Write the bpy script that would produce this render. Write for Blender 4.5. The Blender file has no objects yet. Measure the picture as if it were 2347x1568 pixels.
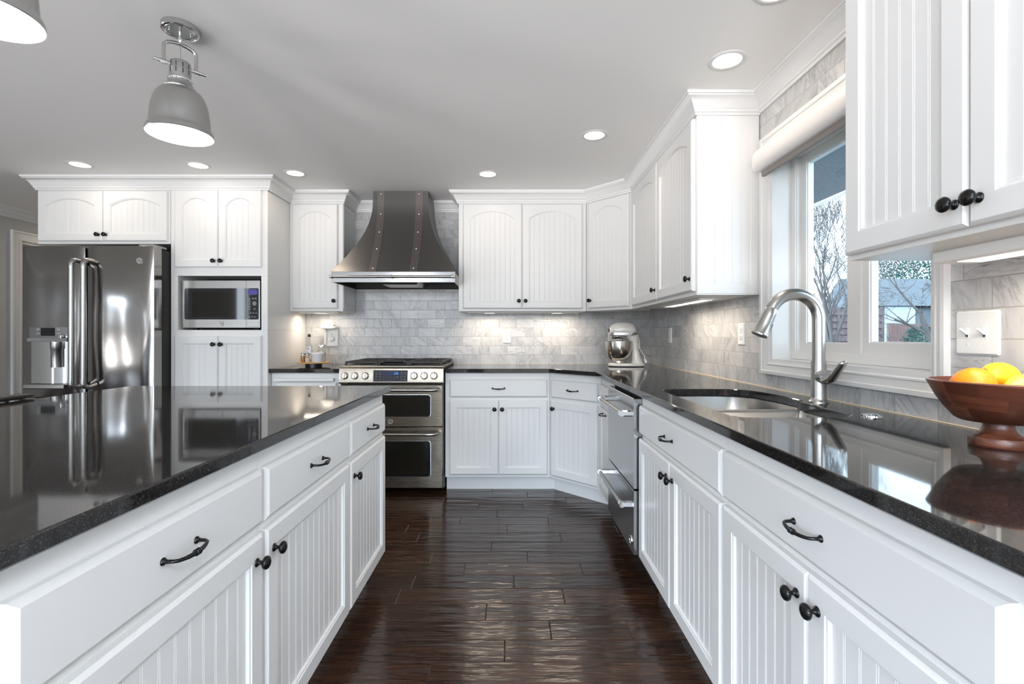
import bpy, bmesh, math, random
from mathutils import Vector, Matrix

S = 0.0254                       # everything below is laid out in inches
sc = bpy.context.scene
col = sc.collection
random.seed(7)

# ------------------------------------------------------------------ camera, world, exposure
CAMZ = 45.5
cd = bpy.data.cameras.new('camera')
cam = bpy.data.objects.new('camera', cd); col.objects.link(cam)
cam.location = (0, 0, CAMZ * S); cam.rotation_euler = (math.radians(90), 0, 0)
cd.sensor_fit = 'HORIZONTAL'; cd.sensor_width = 36.0
cd.lens = 36.0 * 1119.0 / 2347.0
cd.shift_x = 2.5 / 2347.0; cd.shift_y = -14.0 / 2347.0
cd.clip_start = 0.02; cd.clip_end = 300
sc.camera = cam

vs = sc.view_settings
vs.view_transform = 'Standard'; vs.look = 'None'; vs.exposure = 0.28; vs.gamma = 1.0
vs.use_curve_mapping = False
sc.cycles.use_denoising = True
sc.cycles.max_bounces = 8; sc.cycles.diffuse_bounces = 5; sc.cycles.glossy_bounces = 4
sc.cycles.transmission_bounces = 4; sc.cycles.transparent_max_bounces = 12
sc.cycles.caustics_reflective = False; sc.cycles.caustics_refractive = False
sc.cycles.sample_clamp_indirect = 6.0

W = bpy.data.worlds.new('overcast_fill_sky'); sc.world = W; W.use_nodes = True
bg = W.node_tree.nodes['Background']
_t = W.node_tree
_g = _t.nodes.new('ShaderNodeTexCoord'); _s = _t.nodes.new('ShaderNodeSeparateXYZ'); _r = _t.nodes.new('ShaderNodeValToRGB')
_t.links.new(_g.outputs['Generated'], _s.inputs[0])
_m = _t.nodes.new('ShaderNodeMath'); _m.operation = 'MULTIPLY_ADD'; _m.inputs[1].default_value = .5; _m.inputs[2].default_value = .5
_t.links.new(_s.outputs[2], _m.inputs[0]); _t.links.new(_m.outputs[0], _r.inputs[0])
# dining side, by elevation: unseen brightness bands made up to light ceiling and cabinets
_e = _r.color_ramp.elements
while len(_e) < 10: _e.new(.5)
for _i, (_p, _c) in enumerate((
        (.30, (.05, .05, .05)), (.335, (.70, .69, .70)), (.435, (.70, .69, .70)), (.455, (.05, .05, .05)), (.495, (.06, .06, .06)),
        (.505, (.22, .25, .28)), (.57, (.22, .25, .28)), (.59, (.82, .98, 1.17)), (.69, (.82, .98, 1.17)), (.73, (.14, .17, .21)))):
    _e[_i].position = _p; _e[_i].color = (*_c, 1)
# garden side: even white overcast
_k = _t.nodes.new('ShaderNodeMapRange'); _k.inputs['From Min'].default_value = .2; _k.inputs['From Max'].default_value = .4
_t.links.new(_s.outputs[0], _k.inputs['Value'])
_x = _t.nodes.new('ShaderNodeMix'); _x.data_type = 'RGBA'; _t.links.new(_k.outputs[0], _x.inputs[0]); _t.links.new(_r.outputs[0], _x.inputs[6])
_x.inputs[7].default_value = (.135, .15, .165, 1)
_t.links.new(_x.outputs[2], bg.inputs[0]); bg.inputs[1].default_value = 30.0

DOWN_W, PEND_W, BAR_W = 0.85, 1.7, 1.7          # lamp powers
WARM = (1.0, 0.86, 0.70)


def area(name, loc, rot, sx, sy, power, color=WARM, shape='RECTANGLE', parent=None, spread=180, portal=False):
    l = bpy.data.lights.new(name, 'AREA'); l.shape = shape; l.size = sx * S
    if shape in ('RECTANGLE', 'ELLIPSE'): l.size_y = sy * S
    l.energy = power; l.color = color; l.spread = math.radians(spread)
    if portal: l.cycles.is_portal = True
    o = bpy.data.objects.new(name, l); col.objects.link(o)
    o.location = Vector(loc) * S; o.rotation_euler = rot
    if parent: o.parent = parent
    return o

H = math.pi / 2
# daylight comes in through the openings: portals in the window planes guide the sky's light
area('portal_garden_window', (54.6, 71.2, 60), (0, H, 0), 40, 36, 1, portal=True)
area('portal_patio', (-178.6, 45.5, 45), (0, -H, 0), 80, 15, 1, portal=True)
area('portal_side', (-178.6, -46, 45), (0, -H, 0), 80, 20, 1, portal=True)
for px0, px1 in ((-168, -112), (-92, -42), (-24, 40)): area('portal_rear', ((px0 + px1) / 2, -130.6, 45.5), (H, 0, 0), px1 - px0, 83, 1, portal=True)

# ------------------------------------------------------------------ materials
MATS = {}


def mat(name, color, rough=.5, metal=0., spec=.5, coat=0., emit=None, emit_s=0.):
    m = bpy.data.materials.new(name); m.use_nodes = True
    b = m.node_tree.nodes['Principled BSDF']
    b.inputs['Base Color'].default_value = (*color, 1)
    b.inputs['Roughness'].default_value = rough
    b.inputs['Metallic'].default_value = metal
    b.inputs['Specular IOR Level'].default_value = spec
    b.inputs['Coat Weight'].default_value = coat
    if emit:
        b.inputs['Emission Color'].default_value = (*emit, 1)
        b.inputs['Emission Strength'].default_value = emit_s
    MATS[name] = m
    return m


class NT:
    """tiny node helper"""
    def __init__(s, m):
        s.t = m.node_tree; s.n = s.t.nodes; s.b = s.n['Principled BSDF']

    def add(s, typ, **kw):
        n = s.n.new(typ)
        for k, v in kw.items(): setattr(n, k, v)
        return n

    def link(s, a, b): s.t.links.new(a, b)

    def math(s, op, a, b=None, c=None):
        n = s.n.new('ShaderNodeMath'); n.operation = op
        for i, v in enumerate((a, b, c)):
            if v is None: continue
            if isinstance(v, (int, float)): n.inputs[i].default_value = v
            else: s.link(v, n.inputs[i])
        return n.outputs[0]

    def mix(s, fac, a, b, blend='MIX'):
        n = s.n.new('ShaderNodeMix'); n.data_type = 'RGBA'; n.blend_type = blend
        for sock, v in ((n.inputs[0], fac), (n.inputs[6], a), (n.inputs[7], b)):
            if isinstance(v, (int, float)): sock.default_value = v
            elif isinstance(v, tuple): sock.default_value = (*v, 1)
            else: s.link(v, sock)
        return n.outputs[2]

    def ramp(s, fac, stops):
        n = s.n.new('ShaderNodeValToRGB'); e = n.color_ramp.elements
        while len(e) < len(stops): e.new(.5)
        for i, (p, c) in enumerate(stops):
            e[i].position = p; e[i].color = (*c, 1) if len(c) == 3 else c
        s.link(fac, n.inputs[0])
        return n.outputs[0]

    def noise(s, vec, scale, detail=4, rough=.5, dist=0.):
        n = s.n.new('ShaderNodeTexNoise'); n.inputs['Scale'].default_value = scale
        n.inputs['Detail'].default_value = detail; n.inputs['Roughness'].default_value = rough
        n.inputs['Distortion'].default_value = dist
        if vec is not None: s.link(vec, n.inputs['Vector'])
        return n.outputs['Fac']

    def mapping(s, vec, scale=(1, 1, 1), loc=(0, 0, 0), rot=(0, 0, 0)):
        n = s.n.new('ShaderNodeMapping')
        n.inputs['Scale'].default_value = scale; n.inputs['Location'].default_value = loc
        n.inputs['Rotation'].default_value = rot
        s.link(vec, n.inputs['Vector'])
        return n.outputs[0]

    def obj(s): return s.n.new('ShaderNodeTexCoord').outputs['Object']

    def world(s): return s.n.new('ShaderNodeNewGeometry').outputs['Position']

    def bump(s, h, strength=.2, dist=.002):
        n = s.n.new('ShaderNodeBump'); n.inputs['Strength'].default_value = strength
        n.inputs['Distance'].default_value = dist
        s.link(h, n.inputs['Height']); s.link(n.outputs[0], s.b.inputs['Normal'])
        return n


paint = mat('white_cabinet_paint', (.74, .735, .72), .32, spec=.4)
trimw = mat('white_trim_paint', (.75, .745, .73), .38, spec=.4)
vinyl = mat('white_vinyl', (.75, .74, .72), .35)
plastic = mat('white_plastic', (.84, .84, .82), .28)
slot = mat('dark_slot', (.03, .03, .03), .6)
blackm = mat('black_bronze', (.005, .005, .005), .2, spec=.3)
chrome = mat('chrome', (.80, .80, .80), .07, 1)
blackgl = mat('black_glass', (.006, .007, .010), .04, spec=.6)
blackpl = mat('black_plastic', (.015, .015, .017), .35)
castiron = mat('cast_iron', (.022, .020, .019), .5)
darkgap = mat('dark_interior', (.02, .02, .02), .7)
rubber = mat('gray_rubber', (.2, .2, .2), .6)
ceilm = mat('ceiling_paint', (.91, .90, .88), .9, spec=.1)
nt = NT(ceilm); nt.bump(nt.noise(nt.world(), 260, 3), .16, .001)
hallm = mat('gray_wall_paint', (.52, .51, .49), .8, spec=.2)
nt = NT(hallm); nt.bump(nt.noise(nt.world(), 300, 2), .15, .001)
rearm = mat('taupe_wall_paint', (.20, .17, .145), .8, spec=.2)
lens = mat('lamp_lens', (.9, .9, .9), .4, emit=(1, .96, .90), emit_s=5.)
barlens = mat('bar_lens', (.9, .9, .9), .4, emit=(1, .93, .84), emit_s=1.6)


def steel(name, color, rough, vertical=True, wave=0., wavescale=3.):
    m = mat(name, color, rough, 1.)
    n = NT(m); w = n.world()
    sc_ = (900, 900, 12) if not vertical else (12, 12, 900)
    g = n.noise(n.mapping(w, sc_), 1., 2)
    r = n.math('MULTIPLY_ADD', g, .14, rough - .07)
    n.link(r, n.b.inputs['Roughness'])
    if wave:
        h = n.noise(n.mapping(w, (wavescale, wavescale, wavescale * .45)), 1., 1)
        n.bump(h, 1., wave)
    return m


fridgem = steel('fridge_steel', (.33, .315, .30), .17, True, .020, 3.6)
steelh = mat('brushed_steel', (.37, .36, .345), .27, 1.)
rangem = steel('range_steel', (.27, .235, .19), .28, True, .0015, 8.)
dwm = steel('dishwasher_steel', (.36, .36, .36), .20, True)
nickel = mat('brushed_nickel', (.50, .49, .475), .27, 1.)
sinkm = mat('sink_steel', (.40, .39, .375), .30, 1.)
hoodm = steel('weathered_zinc', (.185, .178, .170), .36, True)
hoodb = steel('hood_band_steel', (.25, .245, .24), .2, True)
strapm = steel('hood_strap_steel', (.27, .245, .23), .34, True)
lampm = mat('lamp_satin_nickel', (.50, .50, .49), .28, 1.)
bowlm_ = steel('mixer_bowl_steel', (.66, .62, .56), .2, True)

# granite
gran = mat('black_granite', (.012, .012, .013), .045, spec=.5)
n = NT(gran); w = n.world()
v1 = n.add('ShaderNodeTexVoronoi'); v1.inputs['Scale'].default_value = 700; n.link(w, v1.inputs['Vector'])
sp = n.ramp(v1.outputs['Color'], [(.0, (.006, .006, .007)), (.72, (.012, .011, .011)), (.86, (.05, .046, .042)), (.96, (.16, .15, .15))])
nz = n.noise(w, 160, 4, .7)
cl = n.mix(n.math('MULTIPLY', nz, .7), sp, n.ramp(nz, [(.45, (.008, .008, .008)), (.75, (.055, .050, .046))]))
n.link(cl, n.b.inputs['Base Color'])
n.link(n.ramp(n.noise(w, 420, 2), [(.3, (.025, .025, .025)), (.7, (.075, .075, .075))]), n.b.inputs['Roughness'])


def tile_mat(name, axis, u0):
    """running-bond 6x3 marble tiles with thin grout; axis = which world axis runs along the wall"""
    m = mat(name, (.7, .7, .69), .28, spec=.5)
    n = NT(m); w = n.world()
    sep = n.add('ShaderNodeSeparateXYZ'); n.link(w, sep.inputs[0])
    u = n.math('DIVIDE', n.math('SUBTRACT', n.math('DIVIDE', sep.outputs[axis], S), u0), 6.06)
    v = n.math('DIVIDE', n.math('SUBTRACT', n.math('DIVIDE', sep.outputs[2], S), 36.0), 3.06)
    row = n.math('FLOOR', v)
    us = n.math('ADD', u, n.math('MULTIPLY', n.math('MODULO', n.math('ADD', row, 20), 2.), .5))
    colm = n.math('FLOOR', us)
    fu = n.math('FRACT', us); fv = n.math('FRACT', v)
    eu = n.math('MULTIPLY', n.math('MINIMUM', fu, n.math('SUBTRACT', 1., fu)), 6.06)
    ev = n.math('MULTIPLY', n.math('MINIMUM', fv, n.math('SUBTRACT', 1., fv)), 3.06)
    e = n.math('MINIMUM', eu, ev)
    grout = n.ramp(e, [(.040, (1, 1, 1)), (.075, (0, 0, 0))])
    cv = n.add('ShaderNodeCombineXYZ'); n.link(colm, cv.inputs[0]); n.link(row, cv.inputs[1])
    wn = n.add('ShaderNodeTexWhiteNoise'); wn.noise_dimensions = '3D'; n.link(cv.outputs[0], wn.inputs['Vector'])
    off = n.add('ShaderNodeVectorMath', operation='MULTIPLY_ADD')
    n.link(wn.outputs['Color'], off.inputs[0]); off.inputs[1].default_value = (9, 9, 9); n.link(w, off.inputs[2])
    p = off.outputs[0]
    # per-tile slant of the veins
    vr = n.add('ShaderNodeVectorRotate', rotation_type='AXIS_ANGLE')
    vr.inputs['Axis'].default_value = (0, 1, 0) if axis == 0 else (1, 0, 0)
    n.link(p, vr.inputs['Vector']); n.link(n.math('MULTIPLY_ADD', wn.outputs['Value'], 2.6, -.9), vr.inputs['Angle'])
    p2 = n.mapping(vr.outputs[0], (2.6, 2.6, .6))
    base = n.noise(p2, 7, 5, .6, .4)
    vein = n.noise(p2, 9, 7, .62, .5)
    vfine = n.math('ABSOLUTE', n.math('SUBTRACT', vein, .5))
    c0 = n.ramp(base, [(.3, (.58, .58, .585)), (.5, (.71, .71, .705)), (.7, (.79, .785, .775))])
    vmask = n.ramp(vfine, [(.0, (1, 1, 1)), (.012, (.55, .55, .55)), (.05, (0, 0, 0))])
    amt = n.math('MULTIPLY', vmask, n.ramp(n.noise(p, 5, 2), [(.42, (0, 0, 0)), (.62, (.6, .6, .6))]))
    c1 = n.mix(amt, c0, (.30, .30, .315))
    # a few strong dark veins
    d = n.math('ABSOLUTE', n.math('SUBTRACT', n.noise(n.mapping(vr.outputs[0], (3.0, 3.0, .45)), 5, 4, .55, .25), .52))
    dm = n.math('MULTIPLY', n.ramp(d, [(.0, (1, 1, 1)), (.006, (0, 0, 0))]), n.math('GREATER_THAN', wn.outputs['Value'], .80))
    c2 = n.mix(n.math('MULTIPLY', dm, .75), c1, (.16, .16, .17))
    tone = n.math('MULTIPLY_ADD', wn.outputs['Value'], .18, .65)
    tn = n.add('ShaderNodeVectorMath', operation='SCALE'); n.link(c2, tn.inputs[0]); n.link(tone, tn.inputs['Scale'])
    c3 = n.mix(grout, tn.outputs[0], (.36, .34, .31))
    n.link(c3, n.b.inputs['Base Color'])
    n.link(n.math('MULTIPLY_ADD', grout, .5, .24), n.b.inputs['Roughness'])
    n.bump(n.math('SUBTRACT', n.math('MULTIPLY', n.noise(w, 40, 2), .15), grout), .35, .0012)
    return m


tile_back = tile_mat('marble_tile_back', 0, -10.3)
tile_right = tile_mat('marble_tile_side', 1, 69.2 + 3.03)

# floor wood
wood = mat('dark_walnut_boards', (.03, .018, .012), .2, spec=.55)
n = NT(wood); w = n.world()
at = n.add('ShaderNodeAttribute', attribute_name='tone', attribute_type='GEOMETRY')
toff = n.add('ShaderNodeCombineXYZ'); n.link(n.math('MULTIPLY', at.outputs['Fac'], 37.), toff.inputs[0]); n.link(n.math('MULTIPLY', at.outputs['Fac'], 11.), toff.inputs[2])
va = n.add('ShaderNodeVectorMath', operation='ADD'); n.link(w, va.inputs[0]); n.link(toff.outputs[0], va.inputs[1])
grain = n.noise(n.mapping(va.outputs[0], (2.2, 28, 1)), 1.6, 6, .62, 1.3)
fine = n.noise(n.mapping(va.outputs[0], (6, 160, 1)), 2., 4, .6, .3)
c = n.ramp(grain, [(.3, (.012, .0054, .0030)), (.52, (.034, .0150, .0082)), (.72, (.070, .031, .0165))])
c = n.mix(n.math('MULTIPLY', n.ramp(fine, [(.5, (0, 0, 0)), (.68, (1, 1, 1))]), .55), c, (.012, .007, .005))
sc2 = n.add('ShaderNodeVectorMath', operation='SCALE'); n.link(c, sc2.inputs[0]); n.link(n.math('MULTIPLY_ADD', at.outputs['Fac'], .7, .72), sc2.inputs['Scale'])
n.link(sc2.outputs[0], n.b.inputs['Base Color'])
n.link(n.math('MULTIPLY_ADD', fine, .14, .09), n.b.inputs['Roughness'])
scr = n.noise(n.mapping(va.outputs[0], (3.0, 26, 1)), 1., 2, .5, .4)
scr2 = n.noise(n.mapping(va.outputs[0], (9., 40, 1)), 1.2, 2, .5, .2)
n.bump(n.math('ADD', n.math('MULTIPLY', scr, 1.), n.math('MULTIPLY', scr2, .3)), .95, .0052)

# bowl wood: glued blocks
bwood = mat('acacia_wood', (.2, .06, .03), .33, spec=.5)
n = NT(bwood); o_ = n.obj()
sep = n.add('ShaderNodeSeparateXYZ'); n.link(o_, sep.inputs[0])
ang = n.math('ARCTAN2', sep.outputs[1], sep.outputs[0])
ring_ = n.math('FLOOR', n.math('DIVIDE', n.math('ADD', sep.outputs[2], n.math('MULTIPLY', sep.outputs[0], .10)), .026))
seg = n.math('FLOOR', n.math('ADD', n.math('MULTIPLY', ang, .95), n.math('MULTIPLY', ring_, .37)))
cv = n.add('ShaderNodeCombineXYZ'); n.link(seg, cv.inputs[0]); n.link(ring_, cv.inputs[1])
wn = n.add('ShaderNodeTexWhiteNoise'); n.link(cv.outputs[0], wn.inputs['Vector'])
g = n.noise(n.mapping(o_, (14, 14, 120)), 1., 5, .6, .8)
blk = n.ramp(wn.outputs['Value'], [(.0, (.05, .015, .008)), (.35, (.11, .033, .016)), (.62, (.165, .052, .026)), (.86, (.20, .075, .04)), (.97, (.30, .155, .075))])
c = n.mix(n.ramp(g, [(.35, (0, 0, 0)), (.7, (.75, .75, .75))]), blk, (.055, .017, .010))
n.link(c, n.b.inputs['Base Color'])

tray_wood = mat('tray_pine', (.70, .40, .13), .4)
n = NT(tray_wood); g = n.noise(n.mapping(n.world(), (6, 60, 20)), 1., 4)
n.link(n.ramp(g, [(.3, (.55, .28, .08)), (.7, (.78, .47, .17))]), n.b.inputs['Base Color'])
orange = mat('orange_peel', (.80, .235, .008), .38, spec=.4)
n = NT(orange); n.bump(n.noise(n.obj(), 380, 1), .5, .0016)
lemon = mat('lemon_peel', (.84, .48, .02), .36, spec=.4)
n = NT(lemon); n.bump(n.noise(n.obj(), 330, 1), .4, .0013)
lime = mat('greenish_lemon_peel', (.66, .57, .06), .36, spec=.4)
n = NT(lime); n.bump(n.noise(n.obj(), 330, 1), .4, .0013)
mixw = mat('mixer_enamel', (.80, .76, .70), .18, spec=.5, coat=.4)
amber = mat('amber_spice', (.45, .17, .03), .35)
salt = mat('white_crystals', (.78, .76, .74), .5)
n = NT(salt); n.bump(n.noise(n.obj(), 400, 1), .6, .002)
tubm = mat('frosted_tub', (.72, .74, .77), .4)
labelm = mat('white_label', (.80, .81, .83), .5)
inkm = mat('dark_ink', (.05, .05, .06), .5)
bluedig = mat('blue_digits', (.01, .05, .3), .4, emit=(.03, .30, 1.), emit_s=1.6)
lcdm = mat('blue_lcd', (.002, .003, .03), .3, spec=.2, emit=(.003, .004, .045), emit_s=.35)
mwlcd = mat('violet_lcd', (.03, .025, .16), .2, emit=(.08, .06, .5), emit_s=.12)
panelblk = mat('panel_black', (.008, .009, .012), .35, spec=.2)
whiteink = mat('panel_print', (.22, .23, .25), .5)
redm = mat('red_mark', (.6, .02, .02), .4)
hembar = mat('taupe_hem', (.28, .25, .23), .6)
shadem = mat('shade_fascia', (.80, .77, .74), .42)
stoolm = mat('dark_stool_wood', (.015, .012, .011), .35)
seatm = mat('cream_upholstery', (.7, .67, .62), .8)
# outdoors
fencem = mat('weathered_fence', (.20, .135, .125), .85)
n = NT(fencem); g = n.noise(n.mapping(n.world(), (8, 8, 1.2)), 1.5, 4)
n.link(n.ramp(g, [(.3, (.035, .024, .024)), (.7, (.085, .056, .053))]), n.b.inputs['Base Color'])
fencer = mat('cedar_fence', (.24, .12, .085), .85)
n = NT(fencer); g = n.noise(n.mapping(n.world(), (5, 5, .5)), 2, 4)
n.link(n.ramp(g, [(.3, (.055, .028, .023)), (.7, (.10, .053, .042))]), n.b.inputs['Base Color'])
barkm = mat('bare_bark', (.042, .036, .033), .9)
needle = mat('evergreen_needles', (.025, .07, .055), .9)
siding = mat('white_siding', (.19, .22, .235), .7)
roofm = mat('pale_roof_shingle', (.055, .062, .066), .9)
stucco = mat('gray_stucco', (.16, .19, .22), .9)
n = NT(stucco); g = n.noise(n.world(), 60, 4, .7); n.bump(g, .7, .006)
n.link(n.ramp(g, [(.35, (.085, .105, .125)), (.7, (.16, .19, .215))]), n.b.inputs['Base Color'])
groundm = mat('frosty_lawn', (.42, .47, .46), .95)
n = NT(groundm); g = n.noise(n.world(), 2.2, 5, .7)
n.link(n.ramp(g, [(.4, (.06, .075, .06)), (.62, (.2, .22, .235))]), n.b.inputs['Base Color'])


def glass_mat(name, tint, refl=.9, rough=0.):
    m = bpy.data.materials.new(name); m.use_nodes = True
    t = m.node_tree; t.nodes.clear()
    out = t.nodes.new('ShaderNodeOutputMaterial'); mx = t.nodes.new('ShaderNodeMixShader')
    tr = t.nodes.new('ShaderNodeBsdfTransparent'); gl = t.nodes.new('ShaderNodeBsdfGlossy'); fr = t.nodes.new('ShaderNodeFresnel')
    tr.inputs[0].default_value = (*tint, 1); gl.inputs['Roughness'].default_value = rough
    gl.inputs[0].default_value = (refl, refl, refl, 1); fr.inputs[0].default_value = 1.5
    ge = t.nodes.new('ShaderNodeNewGeometry'); mu = t.nodes.new('ShaderNodeMath'); mu.operation = 'MULTIPLY_ADD'
    mu.inputs[1].default_value = -1; mu.inputs[2].default_value = 1; t.links.new(ge.outputs['Backfacing'], mu.inputs[0])
    m2 = t.nodes.new('ShaderNodeMath'); m2.operation = 'MULTIPLY'; t.links.new(fr.outputs[0], m2.inputs[0]); t.links.new(mu.outputs[0], m2.inputs[1])
    t.links.new(m2.outputs[0], mx.inputs[0]); t.links.new(tr.outputs[0], mx.inputs[1]); t.links.new(gl.outputs[0], mx.inputs[2])
    t.links.new(mx.outputs[0], out.inputs[0])
    return m


paneglass = glass_mat('window_glass', (.87, .93, .96), .35)
jarglass = glass_mat('clear_jar_glass', (.90, .90, .87), .9)

# ------------------------------------------------------------------ mesh builder
I4 = Matrix.Identity(4)


def offset_poly(p, d):
    """p is CCW; positive d moves the outline inwards"""
    n = len(p); out = []
    for i in range(n):
        a, b, c = Vector(p[i - 1]), Vector(p[i]), Vector(p[(i + 1) % n])
        e1 = (b - a).normalized(); e2 = (c - b).normalized()
        n1 = Vector((-e1.y, e1.x)); n2 = Vector((-e2.y, e2.x))
        k = 1 + n1.dot(n2)
        m = (n1 + n2) / max(k, .2)
        out.append(tuple(b + m * d))
    return out


def ccw(p):
    a = sum(p[i - 1][0] * p[i][1] - p[i][0] * p[i - 1][1] for i in range(len(p)))
    return list(p) if a > 0 else list(reversed(p))


def spline(p, n=4):
    """closed smooth outline through the points"""
    q = []; m = len(p)
    for i in range(m):
        a, b, c, d = (Vector(p[(i + k) % m]) for k in (-1, 0, 1, 2))
        for k in range(n):
            t = k / n
            q.append(tuple(.5 * ((2 * b) + (c - a) * t + (2 * a - 5 * b + 4 * c - d) * t * t + (3 * b - a - 3 * c + d) * t ** 3)))
    return q


def rrect(x0, y0, x1, y1, r, n=5):
    pts = []
    for cx, cy, a0 in ((x1 - r, y0 + r, -90), (x1 - r, y1 - r, 0), (x0 + r, y1 - r, 90), (x0 + r, y0 + r, 180)):
        for k in range(n + 1):
            a = math.radians(a0 + 90 * k / n); pts.append((cx + r * math.cos(a), cy + r * math.sin(a)))
    return pts


class MB:
    def __init__(s, M=I4):
        s.bm = bmesh.new(); s.M = M

    def v(s, p): return s.bm.verts.new(s.M @ Vector(p))

    def loop(s, pts): return [s.v(p) for p in pts]

    def face(s, vs_):
        try: return s.bm.faces.new(vs_)
        except ValueError: return None

    def bridge(s, a, b, closed=True):
        n = len(a)
        for i in range(n if closed else n - 1):
            j = (i + 1) % n
            s.face((a[i], a[j], b[j], b[i]))

    def fill(s, *loops):
        es = []
        for L in loops:
            for i in range(len(L)):
                a, b = L[i], L[(i + 1) % len(L)]
                e = s.bm.edges.get((a, b)) or s.bm.edges.new((a, b)); es.append(e)
        bmesh.ops.triangle_fill(s.bm, use_beauty=True, use_dissolve=False, edges=es)

    def box(s, x0, y0, z0, x1, y1, z1, b=0.):
        if x1 < x0: x0, x1 = x1, x0
        if y1 < y0: y0, y1 = y1, y0
        if z1 < z0: z0, z1 = z1, z0
        if b:
            P = [(x0, y0), (x1, y0), (x1, y1), (x0, y1)]; Q = offset_poly(P, b)
            s.stack([(P2, z) for P2, z in ((Q, z0), (P, z0 + b), (P, z1 - b), (Q, z1))]); return
        c = [s.v((x, y, z)) for z in (z0, z1) for x, y in ((x0, y0), (x1, y0), (x1, y1), (x0, y1))]
        for f in ((3, 2, 1, 0), (4, 5, 6, 7), (0, 1, 5, 4), (1, 2, 6, 5), (2, 3, 7, 6), (3, 0, 4, 7)):
            s.face([c[i] for i in f])

    def stack(s, layers, cap0=True, cap1=True):
        """layers: list of (2-D outline, z) joined bottom to top"""
        L = [s.loop([(x, y, z) for x, y in p]) for p, z in layers]
        for a, b in zip(L, L[1:]): s.bridge(a, b)
        if cap0: s.face(list(reversed(L[0])))
        if cap1: s.face(L[-1])
        return L

    def prism(s, poly, z0, z1, b=0., hole=None):
        poly = ccw(poly)
        lay = [(poly, z0), (poly, z1)] if not b else [(offset_poly(poly, b), z0), (poly, z0 + b), (poly, z1 - b), (offset_poly(poly, b * .35), z1 - b * .3), (offset_poly(poly, b), z1)]
        if hole is None:
            s.stack(lay); return
        L = s.stack(lay, False, False)
        h = ccw(hole)
        h0 = s.loop([(x, y, z0) for x, y in h]); h1 = s.loop([(x, y, z1 - .12) for x, y in h]); h2 = s.loop([(x, y, z1) for x, y in offset_poly(h, -.12)])
        s.bridge(h1, h0); s.bridge(h2, h1)
        s.fill(L[0], h0); s.fill(L[-1], h2)

    def lathe(s, prof, n=24, c=(0, 0, 0), axis='z', cap=True, a0=0.):
        """prof: (radius, height) along the axis"""
        rows = []
        for r, h in prof:
            if r < 1e-6: rows.append([s.v(s.ax(c, axis, 0, 0, h))]); continue
            rows.append([s.v(s.ax(c, axis, r * math.cos(a0 + 2 * math.pi * k / n), r * math.sin(a0 + 2 * math.pi * k / n), h)) for k in range(n)])
        for a, b in zip(rows, rows[1:]):
            if len(a) == 1 and len(b) == 1: continue
            for k in range(n):
                j = (k + 1) % n
                if len(a) == 1: s.face((a[0], b[j], b[k]))
                elif len(b) == 1: s.face((a[k], a[j], b[0]))
                else: s.face((a[k], a[j], b[j], b[k]))
        if cap:
            if len(rows[0]) > 1: s.face(list(reversed(rows[0])))
            if len(rows[-1]) > 1: s.face(rows[-1])

    @staticmethod
    def ax(c, axis, a, b, h):
        if axis == 'z': return (c[0] + a, c[1] + b, c[2] + h)
        if axis == '-y': return (c[0] + a, c[1] - h, c[2] + b)
        if axis == 'y': return (c[0] - a, c[1] + h, c[2] + b)
        if axis == 'x': return (c[0] + h, c[1] + a, c[2] + b)
        if axis == '-x': return (c[0] - h, c[1] - a, c[2] + b)

    def tube(s, path, rad, n=10, cap=True, flat=1.):
        P = [Vector(p) for p in path]; m = len(P)
        R = rad if isinstance(rad, (list, tuple)) else [rad] * m
        t0 = (P[1] - P[0]).normalized()
        up = Vector((0, 0, 1)) if abs(t0.z) < .9 else Vector((1, 0, 0))
        u = t0.cross(up).normalized(); rows = []
        for i in range(m):
            t = (P[min(i + 1, m - 1)] - P[max(i - 1, 0)]).normalized()
            u = (u - t * u.dot(t)).normalized(); w_ = t.cross(u)
            rows.append([s.v(P[i] + (u * math.cos(2 * math.pi * k / n) + w_ * flat * math.sin(2 * math.pi * k / n)) * R[i]) for k in range(n)])
        for a, b in zip(rows, rows[1:]): s.bridge(a, b)
        if cap: s.face(list(reversed(rows[0]))); s.face(rows[-1])

    def sweep(s, path, prof, flip=1):
        """prof (out, z) swept along an XY path with mitred corners; 'out' is to the right of travel * flip"""
        P = [Vector(p) for p in path]; m = len(P); rows = []
        for i in range(m):
            d1 = (P[i] - P[i - 1]).normalized() if i else None
            d2 = (P[i + 1] - P[i]).normalized() if i < m - 1 else None
            n1 = Vector((d1.y, -d1.x)) if d1 else None; n2 = Vector((d2.y, -d2.x)) if d2 else None
            if n1 is None: mm = n2
            elif n2 is None: mm = n1
            else: mm = (n1 + n2) / (1 + n1.dot(n2))
            rows.append([s.v((P[i].x + mm.x * o * flip, P[i].y + mm.y * o * flip, z)) for o, z in prof])
        for a, b in zip(rows, rows[1:]): s.bridge(a, b)
        s.face(rows[0]); s.face(list(reversed(rows[-1])))

    def build(s, name, material, parent=None, smooth=38, loc=None):
        bmesh.ops.remove_doubles(s.bm, verts=s.bm.verts, dist=1e-5)
        bmesh.ops.recalc_face_normals(s.bm, faces=s.bm.faces)
        bmesh.ops.scale(s.bm, vec=(S, S, S), verts=s.bm.verts)
        me = bpy.data.meshes.new(name); s.bm.to_mesh(me); s.bm.free()
        me.materials.append(material)
        if smooth:
            me.polygons.foreach_set('use_smooth', [True] * len(me.polygons))
            me.set_sharp_from_angle(angle=math.radians(smooth))
        o = bpy.data.objects.new(name, me); col.objects.link(o)
        if parent: o.parent = parent
        if loc: o.location = Vector(loc) * S
        return o


def tag(o, label=None, cat=None, group=None, kind=None):
    if label: o['label'] = label
    if cat: o['category'] = cat
    if group: o['group'] = group
    if kind: o['kind'] = kind
    return o


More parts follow.
